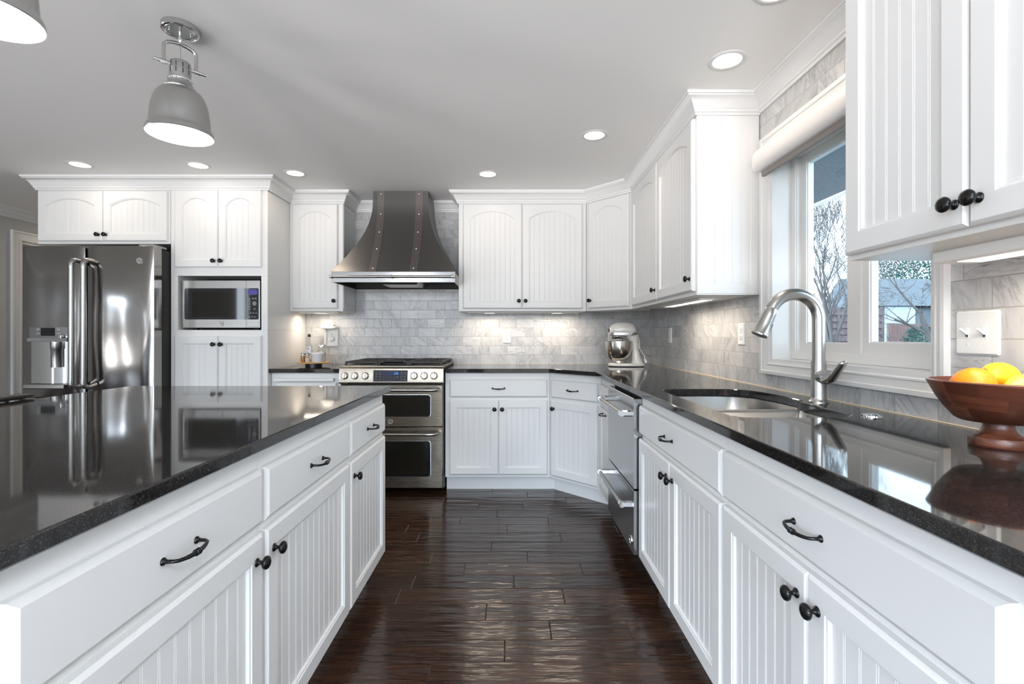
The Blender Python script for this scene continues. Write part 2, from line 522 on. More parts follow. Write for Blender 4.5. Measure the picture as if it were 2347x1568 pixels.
def thing(name, label, cat, loc=(0, 0, 0), rot=0., group=None):
    o = bpy.data.objects.new(name, None); o.empty_display_size = .05; col.objects.link(o)
    o.location = Vector(loc) * S; o.rotation_euler = (0, 0, math.radians(rot))
    return tag(o, label, cat, group)


def struct(o, label=None, cat=None):
    o['kind'] = 'structure'
    return tag(o, label, cat)


def put(me_obj, parent, loc, rot=(0, 0, 0)):
    """another instance of a part's mesh"""
    o = me_obj.copy(); col.objects.link(o); o.parent = parent
    o.location = Vector(loc) * S; o.rotation_euler = rot
    return o


def text(txt, name, size, material, parent, M, depth=.01, align='CENTER'):
    """lettering as a thin mesh; M places it (text x right, y up, z out), inches"""
    cu = bpy.data.curves.new(name, 'FONT'); cu.body = txt; cu.size = size; cu.align_x = align; cu.align_y = 'CENTER'
    cu.extrude = depth; cu.resolution_u = 3
    t = bpy.data.objects.new('tmp', cu); col.objects.link(t)
    dg = bpy.context.evaluated_depsgraph_get(); dg.update()
    me = bpy.data.meshes.new_from_object(t.evaluated_get(dg))
    bpy.data.objects.remove(t); bpy.data.curves.remove(cu)
    me.transform(Matrix.Scale(S, 4) @ M); me.materials.clear(); me.materials.append(material)
    o = bpy.data.objects.new(name, me); col.objects.link(o); o.parent = parent
    return o


def facing(kind, loc):
    """frame for lettering on a face seen from -Y ('front') or from -X ('side')"""
    if kind == 'front': R = Matrix(((1, 0, 0), (0, 0, -1), (0, 1, 0)))
    else: R = Matrix(((0, 0, -1), (-1, 0, 0), (0, 1, 0)))
    return Matrix.Translation(Vector(loc)) @ R.to_4x4()


# ------------------------------------------------------------------ room shell
CEIL = 91.0; BY = 166.2; RX = 47.3; LX = -178.0; REAR = -130.0; HALL = 262.0

# floor of individual hand-scraped boards in one surface; joints measured along the visible rows
JOINTS = {0: [4.7], 1: [-18.6, 15.3], 2: [-8.6, 3.2], 3: [-20.2, -3.6], 4: [-12.5, 9.2], 5: [-.9], 6: [-20.9, 11.3], 7: [-4.2],
          8: [-16.2, 3.4], 9: [-9.1, 13.8], 10: [-18.0, .55], 11: [9.2], 12: [-4.1], 13: [6.1, 18.4], 14: [-.9], 15: [-11.0], 16: [4.2]}
mb = MB(); tones = []
row = -28; PW = 4.95
while True:
    y1 = 142.4 - PW * row; y0 = y1 - PW
    if y1 < REAR: break
    row_x = JOINTS.get(row)
    if row_x is None:
        xs = [LX]; x = LX + random.uniform(10, 40)
        while x < RX + 6: xs.append(x); x += random.uniform(22, 52)
        xs.append(RX + 6.5)
    else:
        xs = list(row_x); x = xs[0]
        while x > LX + 30: x -= random.uniform(22, 46); xs.insert(0, max(x, LX))
        xs.insert(0, LX) if xs[0] > LX else None
        x = xs[-1]
        while x < RX - 20: x += random.uniform(22, 40); xs.append(x)
        xs.append(RX + 6.5)
    b = .13
    for xa, xb in zip(xs, xs[1:]):
        if xb - xa < .5: continue
        P = [(xa, y0), (xb, y0), (xb, y1), (xa, y1)]; Q = [(xa + b, y0 + b), (xb - b, y0 + b), (xb - b, y1 - b), (xa + b, y1 - b)]
        lo = mb.loop([(x, y, -.11) for x, y in P]); hi = mb.loop([(x, y, 0) for x, y in Q])
        k = len(mb.bm.faces); mb.bridge(lo, hi); mb.face(hi)
        tones += [random.random()] * (len(mb.bm.faces) - k)
    row += 1
ntones = list(tones)
bm_ = mb.bm; bm_.faces.ensure_lookup_table()
lay = bm_.faces.layers.float.new('tone')
for f, tval in zip(bm_.faces, ntones): f[lay] = tval
mb.bm.normal_update()
bmesh.ops.scale(bm_, vec=(S, S, S), verts=bm_.verts)
me = bpy.data.meshes.new('floor'); bm_.to_mesh(me); bm_.free(); me.materials.append(wood)
fl = bpy.data.objects.new('floor', me); col.objects.link(fl); struct(fl, 'dark walnut hand-scraped plank floor', 'floor')

mb = MB(); mb.box(LX - 6, REAR - 6, CEIL, RX + 8, HALL + 6, CEIL + 4); struct(mb.build('ceiling', ceilm, smooth=0), 'white textured ceiling', 'ceiling')
mb = MB(); mb.box(-136.5, BY, -.2, RX + 8, BY + 6, CEIL); struct(mb.build('wall_back', tile_back, smooth=0), 'marble brick-tiled wall behind the range', 'wall')


def wall_x(name, x0, x1, ya, yb, openings, material, label):
    """wall slab along Y with rectangular openings (y0,y1,z0,z1)"""
    mb = MB(); y = ya
    for (o0, o1, z0, z1) in sorted(openings):
        mb.box(x0, y, -.2, x1, o0, CEIL)
        mb.box(x0, o0, -.2, x1, o1, z0); mb.box(x0, o0, z1, x1, o1, CEIL); y = o1
    mb.box(x0, y, -.2, x1, yb, CEIL)
    return struct(mb.build(name, material, smooth=0), label, 'wall')


WY0, WY1, WZ0, WZ1 = 54.3, 88.2, 41.0, 79.0
wall_x('wall_right', RX, RX + 7, REAR, BY, [(WY0, WY1, WZ0, WZ1)], tile_right, 'marble brick-tiled wall around the kitchen window')
wall_x('wall_left', LX - 6, LX, REAR, HALL, [(38, 53, 3, 84), (-56, -36, 5, 85), (177, 210, -.2, 80)], hallm, 'gray painted wall behind the refrigerator')
mb = MB(); mb.box(LX - 6, HALL, -.2, -130, HALL + 6, CEIL); struct(mb.build('wall_hall', hallm, smooth=0), 'gray wall at the end of the hallway', 'wall')
mb = MB(); mb.box(-136.5, BY + 6, -.2, -130.5, HALL, CEIL); struct(mb.build('wall_passage', hallm, smooth=0), 'gray side wall of the hallway', 'wall')
REAR_WIN = [(-168, -112), (-92, -42), (-24, 40)]
mb = MB(); xa = LX - 6
for x0, x1 in REAR_WIN:
    mb.box(xa, REAR - 6, -.2, x0, REAR, CEIL); mb.box(x0, REAR - 6, -.2, x1, REAR, 4); mb.box(x0, REAR - 6, 87, x1, REAR, CEIL); xa = x1
mb.box(xa, REAR - 6, -.2, RX + 7, REAR, CEIL)
struct(mb.build('wall_rear', rearm, smooth=0), 'gray wall of the room behind the viewer', 'wall')


def plain_window(name, y0, y1, z0, z1, x, nm):
    mb = MB()
    for a, b_, c_, d in ((y0, y0 + 2.5, z0, z1), (y1 - 2.5, y1, z0, z1), (y0 + 2.5, y1 - 2.5, z0, z0 + 2.5), (y0 + 2.5, y1 - 2.5, z1 - 2.5, z1)):
        mb.box(x - 2, a, c_, x, b_, d)
    for k in range(1, nm):
        yy = y0 + (y1 - y0) * k / nm; mb.box(x - 1.6, yy - .8, z0 + 2.5, x - .4, yy + .8, z1 - 2.5)
    struct(mb.build(name, trimw), 'white framed window of the dining side', 'window')


plain_window('window_2', 38.1, 52.9, 3.1, 83.9, LX - 1.5, 1)
plain_window('window_3', -55.9, -36.1, 5.1, 84.9, LX - 1.5, 1)
mb = MB()
for x0, x1 in REAR_WIN:
    for xx in (x0, (x0 + x1) / 2 - .8, x1 - 2): mb.box(xx, REAR - 4, 4.02, xx + (2 if xx != (x0 + x1) / 2 - .8 else 1.6), REAR - 2, 86.98)
    mb.box(x0, REAR - 4, 4.02, x1, REAR - 2, 6.4); mb.box(x0, REAR - 4, 84.6, x1, REAR - 2, 86.98)
struct(mb.build('window_4', trimw), 'wide white framed glazing behind the viewer', 'window')

CROWN = [(0, 87.5), (.34, 87.5), (.36, 88.0), (.62, 88.1), (.66, 88.55), (.85, 88.7), (1.05, 89.1), (1.35, 89.65), (1.8, 90.1), (2.15, 90.25), (2.2, 90.45), (2.42, 90.5), (2.45, 90.98), (0, 90.98)]
BIG = [(-.02, 87.3), (.3, 87.3), (.34, 87.75), (.58, 87.85), (.62, 88.3), (.8, 88.45), (1.0, 88.9), (1.35, 89.5), (1.85, 90.0), (2.25, 90.2), (2.3, 90.42), (2.55, 90.47), (2.6, 90.98), (-.02, 90.98)]

# ------------------------------------------------------------------ cabinets
knob_src = None
pull_src = None


def knob(parent, x, y, z, rot=(0, 0, 0)):
    global knob_src
    if knob_src is None:
        mb = MB(); mb.lathe([(.40, 0), (.40, .08), (.30, .16), (.20, .26), (.17, .45), (.22, .56), (.42, .63), (.58, .76), (.62, .92), (.54, 1.08), (.32, 1.19), (0, 1.22)], 20, axis='-y')
        knob_src = mb.build('knob', blackm, parent, 60); o = knob_src
    else:
        o = knob_src.copy(); col.objects.link(o); o.parent = parent
    o.location = Vector((x, y, z)) * S; o.rotation_euler = rot
    return o


def pull(parent, x, y, z, rot=(0, 0, 0)):
    global pull_src
    if pull_src is None:
        mb = MB()
        path = [(-1.75, 0, 0), (-1.75, -.35, 0), (-1.72, -.72, 0), (-1.55, -.95, -.02), (-1.2, -1.08, -.05), (-.8, -1.16, -.08), (-.4, -1.2, -.1), (0, -1.21, -.1)]
        path += [(-p[0], p[1], p[2]) for p in reversed(path[:-1])]
        r = [.19, .14, .13, .13, .14, .16, .17, .22, .17, .16, .14, .13, .13, .14, .19]
        mb.tube(path, r, 10)
        for sx in (-1.75, 1.75): mb.lathe([(.28, 0), (.28, .07), (.2, .16), (.15, .24)], 14, (sx, 0, 0), '-y')
        for dx in (-.17, 0, .17): mb.lathe([(.2, -.05), (.25, -.025), (.25, .025), (.2, .05)], 14, (dx, -1.21, -.1), 'x')
        pull_src = mb.build('pull_handle', blackm, parent, 50); o = pull_src
    else:
        o = pull_src.copy(); col.objects.link(o); o.parent = parent
    o.location = Vector((x, y, z)) * S; o.rotation_euler = rot
    return o


def bead_panel(mb, u0, u1, v0, v1, w):
    """tongue-and-groove board: double V grooves across the width"""
    n = max(2, round((u1 - u0) / 1.62)); pitch = (u1 - u0) / n
    prof = [(u0, w)]
    for k in range(1, n):
        g = u0 + pitch * k
        prof += [(g - .15, w), (g - .095, w - .055), (g - .04, w), (g + .04, w), (g + .095, w - .055), (g + .15, w)]
    prof.append((u1, w))
    a = mb.loop([(u, v0, z) for u, z in prof]); b = mb.loop([(u, v1, z) for u, z in prof])
    mb.bridge(a, b, False)


def arch_loop(Wd, Ht, s, rise, e=0.):
    """inner opening outline of a door, inset by e"""
    l, r, b, t = s + e, Wd - s - e, s + e, Ht - s - e
    if not rise: return [(l, b), (r, b), (r, t), (l, t)]
    sh = .0
    half = (r - l) / 2 - sh
    R = (half * half + rise * rise) / (2 * rise); cy = t - R
    a = math.asin(min(1, half / R)); pts = [(l, b), (r, b)]
    N = 16
    for k in range(N + 1):
        th = a - 2 * a * k / N; pts.append(((l + r) / 2 + R * math.sin(th), cy + R * math.cos(th)))
    return pts


def panel_door(name, M, Wd, Ht, parent, t=.78, s=2.1, rise=0., material=None, bev=.30, board=True):
    """cabinet door: bevelled frame as the door mesh, beadboard as its sub-part; M maps (u, v, out)"""
    mb = MB(M)
    R0 = [(0, 0), (Wd, 0), (Wd, Ht), (0, Ht)]
    l0 = mb.loop([(u, v, 0) for u, v in R0]); l1 = mb.loop([(u, v, t - bev * .8) for u, v in R0])
    q = .04; l1b = mb.loop([(u, v, t - bev * .62) for u, v in offset_poly(R0, q)])
    l2 = mb.loop([(u, v, t) for u, v in offset_poly(R0, bev)])
    mb.bridge(l0, l1); mb.bridge(l1, l1b); mb.bridge(l1b, l2); mb.face(list(reversed(l0)))
    A = mb.loop([(u, v, t) for u, v in arch_loop(Wd, Ht, s, rise)])
    A1 = mb.loop([(u, v, t - .10) for u, v in arch_loop(Wd, Ht, s, rise, .06)])
    A2 = mb.loop([(u, v, t - .14) for u, v in arch_loop(Wd, Ht, s, rise, .22)])
    A3 = mb.loop([(u, v, t - .42) for u, v in arch_loop(Wd, Ht, s, rise, .34)])
    mb.fill(l2, A); mb.bridge(A, A1); mb.bridge(A1, A2); mb.bridge(A2, A3)
    d = mb.build(name, material or paint, parent, 30)
    pm = MB(M); bead_panel(pm, s + .05, Wd - s - .05, s + .05, Ht - s - .05, t - .40)
    pm.build('beadboard_panel', material or paint, d, 30)
    return d


def slab_front(name, M, Wd, Ht, parent, t=.78, bev=.42):
    mb = MB(M); R0 = [(0, 0), (Wd, 0), (Wd, Ht), (0, Ht)]
    l0 = mb.loop([(u, v, 0) for u, v in R0]); l1 = mb.loop([(u, v, t - bev * .8) for u, v in R0])
    l1b = mb.loop([(u, v, t - bev * .62) for u, v in offset_poly(R0, .05)]); l2 = mb.loop([(u, v, t) for u, v in offset_poly(R0, bev)])
    mb.bridge(l0, l1); mb.bridge(l1, l1b); mb.bridge(l1b, l2); mb.face(l2); mb.face(list(reversed(l0)))
    return mb.build(name, paint, parent, 25)


def front_M(u, v, y=0.): return Matrix(((1, 0, 0, u), (0, 0, -1, y), (0, 1, 0, v), (0, 0, 0, 1)))


def side_M(x, u, v): return Matrix(((0, 0, 1, x), (1, 0, 0, u), (0, 1, 0, v), (0, 0, 0, 1)))


def cabinet(name, label, cat, loc, rot, wd, z0, z1, depth, fronts, toe=0., shell=False, group=None, side=None, toe_ext=(0, 0)):
    """face frame at local y = 0, body behind it; fronts are doors and drawers with their hardware"""
    t = thing(name, label, cat, (loc[0], loc[1], 0), rot, group)
    mb = MB(); g = .015
    if shell:
        zb = z0 + toe
        mb.box(g, 0, zb, wd - g, .8, z1, .03); mb.box(g, .8, zb, .7, depth, z1); mb.box(wd - .7, .8, zb, wd - g, depth, z1)
        mb.box(.7, .8, zb, wd - .7, depth, zb + .7)
    else:
        mb.box(g, 0, z0 + toe, wd - g, depth, z1, .03)
    mb.build('body', paint, t, 25)
    if toe:
        mb = MB(); mb.box(g - toe_ext[0], 3.0, z0 + .01, wd - g + toe_ext[1], 3.7, z0 + toe); mb.build('toe_kick', paint, t)
    for f in fronts:
        k = f[0]
        if k == 'door':
            _, u0, u1, v0, v1, rise, ks = f
            d = panel_door('door', front_M(u0, v0), u1 - u0, v1 - v0, t, rise=rise)
            if ks:
                ku, kv = ks; knob(d, u0 + ku if ku > 0 else u1 + ku, -.78, v0 + kv if kv > 0 else v1 + kv)
        else:
            _, u0, u1, v0, v1, p = f
            d = slab_front('drawer', front_M(u0, v0), u1 - u0, v1 - v0, t)
            if p: pull(d, (u0 + u1) / 2 if p is True else p, -.78, (v0 + v1) / 2)
    if side:
        u0, u1, v0, v1, rise = side
        panel_side(t, wd, u0, u1, v0, v1, rise)
    return t


def panel_side(t, x, u0, u1, v0, v1, rise):
    """flush arched beadboard set into the end of a cabinet"""
    M = side_M(x + .0, u0, v0); Wd, Ht = u1 - u0, v1 - v0; s = 1.55
    mb = MB(M); tt = .16
    R0 = [(0, 0), (Wd, 0), (Wd, Ht), (0, Ht)]
    l0 = mb.loop([(u, v, 0) for u, v in R0]); l2 = mb.loop([(u, v, tt) for u, v in R0]); mb.bridge(l0, l2)
    A = mb.loop([(u, v, tt) for u, v in arch_loop(Wd, Ht, s, rise)])
    A1 = mb.loop([(u, v, tt - .05) for u, v in arch_loop(Wd, Ht, s, rise, .08)]); A2 = mb.loop([(u, v, tt - .15) for u, v in arch_loop(Wd, Ht, s, rise, .26)])
    mb.fill(l2, A); mb.bridge(A, A1); mb.bridge(A1, A2)
    d = mb.build('end_panel', paint, t, 30)
    pm = MB(M); bead_panel(pm, s + .05, Wd - s - .05, s + .05, Ht - s - .05, .115); pm.build('beadboard_panel', paint, d, 30)


DRZ = (27.7, 32.9); DOZ = (5.2, 26.9); TOP = 34.83
# island (fronts face +X): local x runs away from the viewer
IX = -24.2
cabinet('island_cabinet', 'white island base cabinet nearest the viewer, widest drawer, knob at its door\'s far edge', 'cabinet', (IX, 20.2), 90, 26.4, 0, TOP, 22, [
    ('drawer', 2.7, 26.1, *DRZ, True), ('door', 2.7, 26.1, *DOZ, 0, (-1.3, -2.3))], 4.4, True, 'island base cabinets')
cabinet('island_cabinet', 'middle white island base cabinet with one drawer over one door', 'cabinet', (IX, 46.62), 90, 24.7, 0, TOP, 22, [
    ('drawer', .35, 24.35, *DRZ, True), ('door', .35, 24.35, *DOZ, 0, (1.3, -2.3))], 4.4, True, 'island base cabinets')
cabinet('island_cabinet', 'narrow white island base cabinet at the far end, closest to the range', 'cabinet', (IX, 71.34), 90, 20.6, 0, TOP, 22, [
    ('drawer', .35, 19.9, *DRZ, True), ('door', .35, 19.9, *DOZ, 0, (1.3, -2.3))], 4.4, True, 'island base cabinets')
mb = MB(); mb.box(-69, 20.3, 0, -46.4, 91.8, TOP, .04)
tag(mb.build('island_back_cabinet', paint), 'plain white back half of the island, away from the aisle', 'cabinet')
mb = MB(); mb.prism([(-22.9, 18.4), (-22.9, 92.9), (-72, 92.9), (-72, 18.4)], 34.85, 36, .14)
tag(mb.build('island_countertop', gran, smooth=0), 'polished black granite slab on top of the island', 'countertop')

# right run (fronts face -X): local x runs towards the viewer
FX = 24.0
cabinet('base_cabinet', 'white base cabinet nearest the viewer under the right counter, widest drawer and two doors', 'cabinet', (FX, 53.9), -90, 32.9, 0, TOP, 23.2, [
    ('drawer', .3, 30.9, *DRZ, True), ('door', .3, 15.5, *DOZ, 0, (-1.3, -2.3)), ('door', 15.6, 30.9, *DOZ, 0, (1.3, -2.3))], 4.4, True)
cabinet('sink_base_cabinet', 'white sink base cabinet with drawer front and two doors beside the dishwasher', 'cabinet', (FX, 89.2), -90, 35.2, 0, TOP, 23.2, [
    ('drawer', .3, 34.9, *DRZ, 17.2), ('door', .3, 17.5, *DOZ, 0, (-1.3, -2.3)), ('door', 17.6, 34.9, *DOZ, 0, (1.3, -2.3))], 4.4, True)
t = cabinet('base_cabinet', 'slim white base cabinet between the dishwasher and the diagonal corner cabinet', 'cabinet', (FX, 129.4), -90, 16.2, 0, TOP, 23.2, [
    ('drawer', 1.0, 15.9, *DRZ, 8.2), ('door', 1.0, 15.9, *DOZ, 0, None)], 4.4, True, toe_ext=(1.2, 0))
d = [c_ for c_ in t.children if c_.name.startswith('door')][0]; pull(d, 8.2, -.78, 25.9)
# diagonal corner
dv = Vector((24.0 - 11.35, 129.6 - 142.2)); da = math.degrees(math.atan2(dv.y, dv.x)); dl = dv.length
cabinet('corner_base_cabinet', 'white diagonal corner base cabinet with one drawer over one door', 'cabinet', (11.35, 142.2), da, dl, 0, TOP, 13.0, [
    ('drawer', .9, dl - .9, *DRZ, True), ('door', .9, dl - .9, *DOZ, 0, (1.2, -2.3))], 4.4, True, toe_ext=(.72, 1.1))
cabinet('base_cabinet', 'white base cabinet right of the range with one drawer over two doors', 'cabinet', (-19.1, 142.2), 0, 30.4, 0, TOP, 23.5, [
    ('drawer', 1.3, 29.7, *DRZ, True), ('door', 1.3, 15.45, *DOZ, 0, (-1.1, -2.6)), ('door', 15.55, 29.7, *DOZ, 0, (1.0, -2.6))], 4.4, True, toe_ext=(0, 2.0))
# small cabinet left of the range with a pull-out board over a drawer
t = cabinet('base_cabinet', 'white base cabinet left of the range, below the wooden tray', 'cabinet', (-69.7, 142.2), 0, 20.2, 0, TOP, 23.5, [
    ('drawer', 1.3, 19.2, 27.0, 32.0, False), ('door', 1.3, 19.2, 5.2, 26.0, 0, (-1.3, -2.3))], 4.4, True)
mb = MB(); mb.box(1.3, -1.3, 32.35, 18.4, .2, 33.3, .08); mb.build('pull_out_board', paint, t)

# countertops
SINKCUT = [(27.6, 57.0), (30.5, 56.8), (37.0, 56.8), (39.6, 57.3), (40.9, 58.7), (41.2, 61.0), (41.2, 69.4), (41.45, 70.2), (42.3, 70.8), (42.85, 72.2), (42.95, 75.5), (42.7, 79.5), (42.2, 83.0), (41.3, 85.4), (39.6, 86.7), (37.0, 87.2), (30.0, 87.2), (27.6, 86.6), (26.5, 85.2), (26.2, 83.2), (26.2, 60.2), (26.5, 58.2)]
poly = [(-18.9, 140.7), (11.0, 140.7), (22.4, 128.2), (22.4, 21.2), (22.6, 20.4), (23.4, 19.6), (24.3, 19.4), (47.2, 19.4), (47.2, 166.1), (-18.9, 166.1)]
mb = MB(); mb.prism(poly, 34.85, 36, .14, spline(SINKCUT))
tag(mb.build('countertop', gran, smooth=0), 'long polished black granite counter with the sink cut-out', 'countertop')
mb = MB(); mb.prism([(-69.85, 140.7), (-49.45, 140.7), (-49.45, 166.1), (-69.85, 166.1)], 34.85, 36, .14)
tag(mb.build('countertop', gran, smooth=0), 'short black granite counter left of the range', 'countertop')
mb = MB(); mb.tube([(-18.9, 166.05, 36.03), (47.1, 166.15, 36.0)], .07, 6); mb.tube([(47.15, 166.0, 36.03), (47.15, 44, 36.03)], .13, 6)
caulk = mat('tan_caulk', (.62, .52, .38), .5)
struct(mb.build('trim_1', caulk), 'thin tan caulk line along the counter', 'trim')

# ---- upper cabinets
UZ0, UZ1 = 53.3, 90.9
RISE = 2.3


def knobat(side): return (1.0, 2.4) if side == 'l' else (-1.0, 2.4)


cabinet('wall_cabinet', 'white single-door wall cabinet between the tall cabinet and the range hood', 'cabinet', (-70.4 + .6, 154.4), 0, 16.7, UZ0, UZ1, 11.7,
        [('door', .9, 15.2, 54.1, 87.0, RISE, knobat('r'))], side=(.3, 11.5, 54.0, 87.4, 1.7))
cabinet('wall_cabinet', 'white two-door arched wall cabinet right of the range hood', 'cabinet', (-16.5, 154.4), 0, 40.3, UZ0, UZ1, 11.7,
        [('door', 1.4, 20.0, 54.1, 87.0, RISE, knobat('r')), ('door', 20.1, 39.0, 54.1, 87.0, RISE, knobat('l'))])
dv = Vector((35.3 - 23.9, 141.8 - 154.3)); da = math.degrees(math.atan2(dv.y, dv.x)); dl = dv.length
cabinet('corner_wall_cabinet', 'white diagonal wall cabinet in the corner above the stand mixer', 'cabinet', (23.9, 154.3), da, dl, UZ0, UZ1, 9.5,
        [('door', 1.1, dl - .9, 54.1, 87.0, RISE, knobat('l'))])
cabinet('wall_cabinet', 'white two-door wall cabinet left of the window with arched end panel', 'cabinet', (35.3, 141.6), -90, 48.8, UZ0, UZ1, 11.9,
        [('door', 1.7, 25.4, 54.1, 87.0, RISE, knobat('r')), ('door', 25.7, 48.2, 54.1, 87.0, RISE, knobat('r'))], side=(.1, 11.8, 53.6, 87.3, 1.9))
cabinet('wall_cabinet', 'white wall cabinet nearest the viewer, at the window\'s right, large black knobs', 'cabinet', (35.3, 50.8), -90, 28.5, UZ0, UZ1, 11.9,
        [('door', .15, 13.75, 53.8, 87.0, RISE, (-.95, 1.9)), ('door', 13.85, 28.2, 53.8, 87.0, RISE, (.95, 1.9))])

# ---- tall microwave cabinet
TX = -97.6; TYF = 140.2
t = thing('tall_cabinet', 'tall white cabinet holding the microwave, right of the refrigerator', 'cabinet', (TX, TYF, 0))
mb = MB(); Wt = 27.75
mb.box(.02, 0, 4.2, Wt, 25.9, 47.2, .03)                       # lower box
mb.box(.02, 0, 62.75, Wt, 25.9, 90.9, .03)                     # upper box
mb.box(.02, 0, 47.21, 2.0, 25.9, 62.74); mb.box(25.95, 0, 47.21, Wt, 25.9, 62.74); mb.box(2.0, 25.0, 47.21, 25.95, 25.9, 62.74)
mb.build('body', paint, t, 25)
mb = MB(); mb.box(.02, 3, .01, Wt, 3.7, 4.18); mb.build('toe_kick', paint, t)
for u0, u1, v0, v1, r, ks in ((1.4, 13.8, 65.1, 87.2, RISE, (-1.0, 1.8)), (13.9, 26.2, 65.1, 87.2, RISE, (1.0, 1.8)), (1.4, 13.8, 5.0, 45.5, 0, (-1.0, -2.4)), (13.9, 26.2, 5.0, 45.5, 0, (1.0, -2.4))):
    d = panel_door('door', front_M(u0, v0), u1 - u0, v1 - v0, t, rise=r)
    knob(d, u0 + ks[0] if ks[0] > 0 else u1 + ks[0], -.78, v0 + ks[1] if ks[1] > 0 else v1 + ks[1])
# ---- cabinet over the refrigerator
cabinet('refrigerator_cabinet', 'wide white cabinet with two arched doors above the refrigerator', 'cabinet', (-135.8, TYF), 0, 38.1, 71.9, 90.9, 25.8,
        [('door', .5, 19.0, 72.6, 87.0, 2.0, (-1.0, 1.8)), ('door', 19.1, 37.5, 72.6, 87.0, 2.0, (1.0, 1.8))])

# ---- crown mouldings
mb = MB(); mb.sweep([(-136.2, 166), (-136.0, 140.1), (-69.6, 140.1), (-69.6, 154.3), (-52.9, 154.3), (-52.9, 166)], BIG, 1); struct(mb.build('trim_2', trimw, smooth=40), 'white crown over the refrigerator and tall cabinets', 'trim')
mb = MB(); mb.sweep([(-16.7, 166), (-16.7, 154.3), (23.85, 154.25), (35.2, 141.7), (35.2, 92.65), (47.2, 92.65)], BIG, 1); struct(mb.build('trim_3', trimw, smooth=40), 'white crown over the corner wall cabinets', 'trim')
mb = MB(); mb.sweep([(47.28, 92.4), (47.28, 50.9)], CROWN, 1); struct(mb.build('trim_4', trimw, smooth=40), 'white crown above the kitchen window', 'trim')
mb = MB(); mb.sweep([(-52.8, 166.18), (-16.8, 166.18)], CROWN, 1); struct(mb.build('trim_5', trimw, smooth=40), 'white crown behind the range hood', 'trim')
mb = MB(); mb.sweep([(LX + .02, REAR), (LX + .02, HALL)], CROWN, 1); struct(mb.build('trim_6', trimw, smooth=40), 'white crown along the gray hallway wall', 'trim')
mb = MB(); mb.sweep([(35.2, 50.9), (35.2, 22.2)], BIG, 1); struct(mb.build('trim_7', trimw, smooth=40), 'white crown over the nearest wall cabinet', 'trim')

# ---- doorway in the left wall
t = struct(thing('door_1', 'white cased doorway left of the refrigerator', 'door', (LX, 177, 0)))
mb = MB()
for o0, o1, w_ in ((.0, 3.4, .55), (2.7, 3.37, .9), (.03, .5, .75)):
    mb.box(.01, -o1, 0, w_, -o0, 80 + o1); mb.box(.01, 33 + o0, 0, w_, 33 + o1, 80 + o1); mb.box(.01, -o0, 80 + o0, w_, 33 + o0, 80 + o1)
mb.build('door_casing', trimw, t)
mb = MB(); mb.box(-6, .02, 0, 0, .9, 80); mb.box(-6, 32.1, 0, 0, 32.98, 80); mb.box(-6, .9, 79.1, 0, 32.1, 79.98); mb.build('door_jamb', trimw, t)
mb = MB(); mb.box(-4.6, .95, .3, -2.9, 32.05, 79, .05); mb.build('door_leaf', trimw, t)

# ------------------------------------------------------------------ window
t = struct(thing('window_1', 'white framed sliding kitchen window above the sink', 'window', (0, 0, 0)))
mb = MB()
out = [52.5, 91.5, 38.6, 82.1]; inn = [WY0, WY1, WZ0, WZ1]
rings = []
for f, o_ in ((0, .0), (0, .78), (.14, .86), (.24, .84), (.28, .66), (.66, .52), (.72, .60), (.8, .58), (.86, .42), (1., .34), (1., 0)):
    y0, y1, z0, z1 = [a + (b_ - a) * f for a, b_ in zip(out, inn)]
    rings.append(mb.loop([(RX - o_, y0, z0), (RX - o_, y1, z0), (RX - o_, y1, z1), (RX - o_, y0, z1)]))
for a, b_ in zip(rings, rings[1:]): mb.bridge(a, b_)
mb.bridge(rings[-1], rings[0]); mb.build('casing', trimw, t, 30)
mb = MB(); xo = 53.5
mb.box(RX - .3, WY0, WZ0 - .0, xo, WY0 + .35, WZ1); mb.box(RX - .3, WY1 - .35, WZ0, xo, WY1, WZ1)
mb.box(RX - .3, WY0 + .35, WZ0, xo, WY1 - .35, WZ0 + .35); mb.box(RX - .3, WY0 + .35, WZ1 - .35, xo, WY1 - .35, WZ1); mb.build('jamb', trimw, t)


def frame_ring(mb, x0, x1, y0, y1, z0, z1, wd, b=.1):
    lo = mb.loop([(x1, y0, z0), (x1, y1, z0), (x1, y1, z1), (x1, y0, z1)])
    rr = [lo]
    for e, x in ((0, x0 + b), (b, x0), (wd - b * 2.5, x0), (wd - b * 2, x0 + .2), (wd, x0 + .22), (wd, x1)):
        rr.append(mb.loop([(x, y0 + e, z0 + e), (x, y1 - e, z0 + e), (x, y1 - e, z1 - e), (x, y0 + e, z1 - e)]))
    for a, c_ in zip(rr, rr[1:]): mb.bridge(a, c_)
    mb.bridge(rr[-1], rr[0])


mb = MB(); frame_ring(mb, 50.4, 53.4, WY0 + .36, WY1 - .36, WZ0 + .36, WZ1 - .36, 1.5)
mb.box(50.6, 70.7, WZ0 + 1.8, 53.2, 73.4, WZ1 - 1.8, .08); mb.build('window_frame', vinyl, t, 30)
for nm, y0, y1, x0 in (('sash', 72.9, 86.4, 51.3), ('sash', 56.1, 71.2, 50.9)):
    mb = MB(); frame_ring(mb, x0, x0 + 1.2, y0, y1, WZ0 + 1.7, WZ1 - 1.7, 1.75 if y0 > 60 else 2.0, .08); s_ = mb.build(nm, vinyl, t, 30)
    mb = MB(); mb.box(x0 + .55, y0 + 1.4, WZ0 + 3.0, x0 + .65, y1 - 1.4, WZ1 - 3.0); mb.build('glass_pane', paneglass, s_, 0)
mb = MB(); mb.box(50.3, 72.0, 60.2, 50.75, 72.9, 63.4, .1); mb.build('window_latch', vinyl, t)

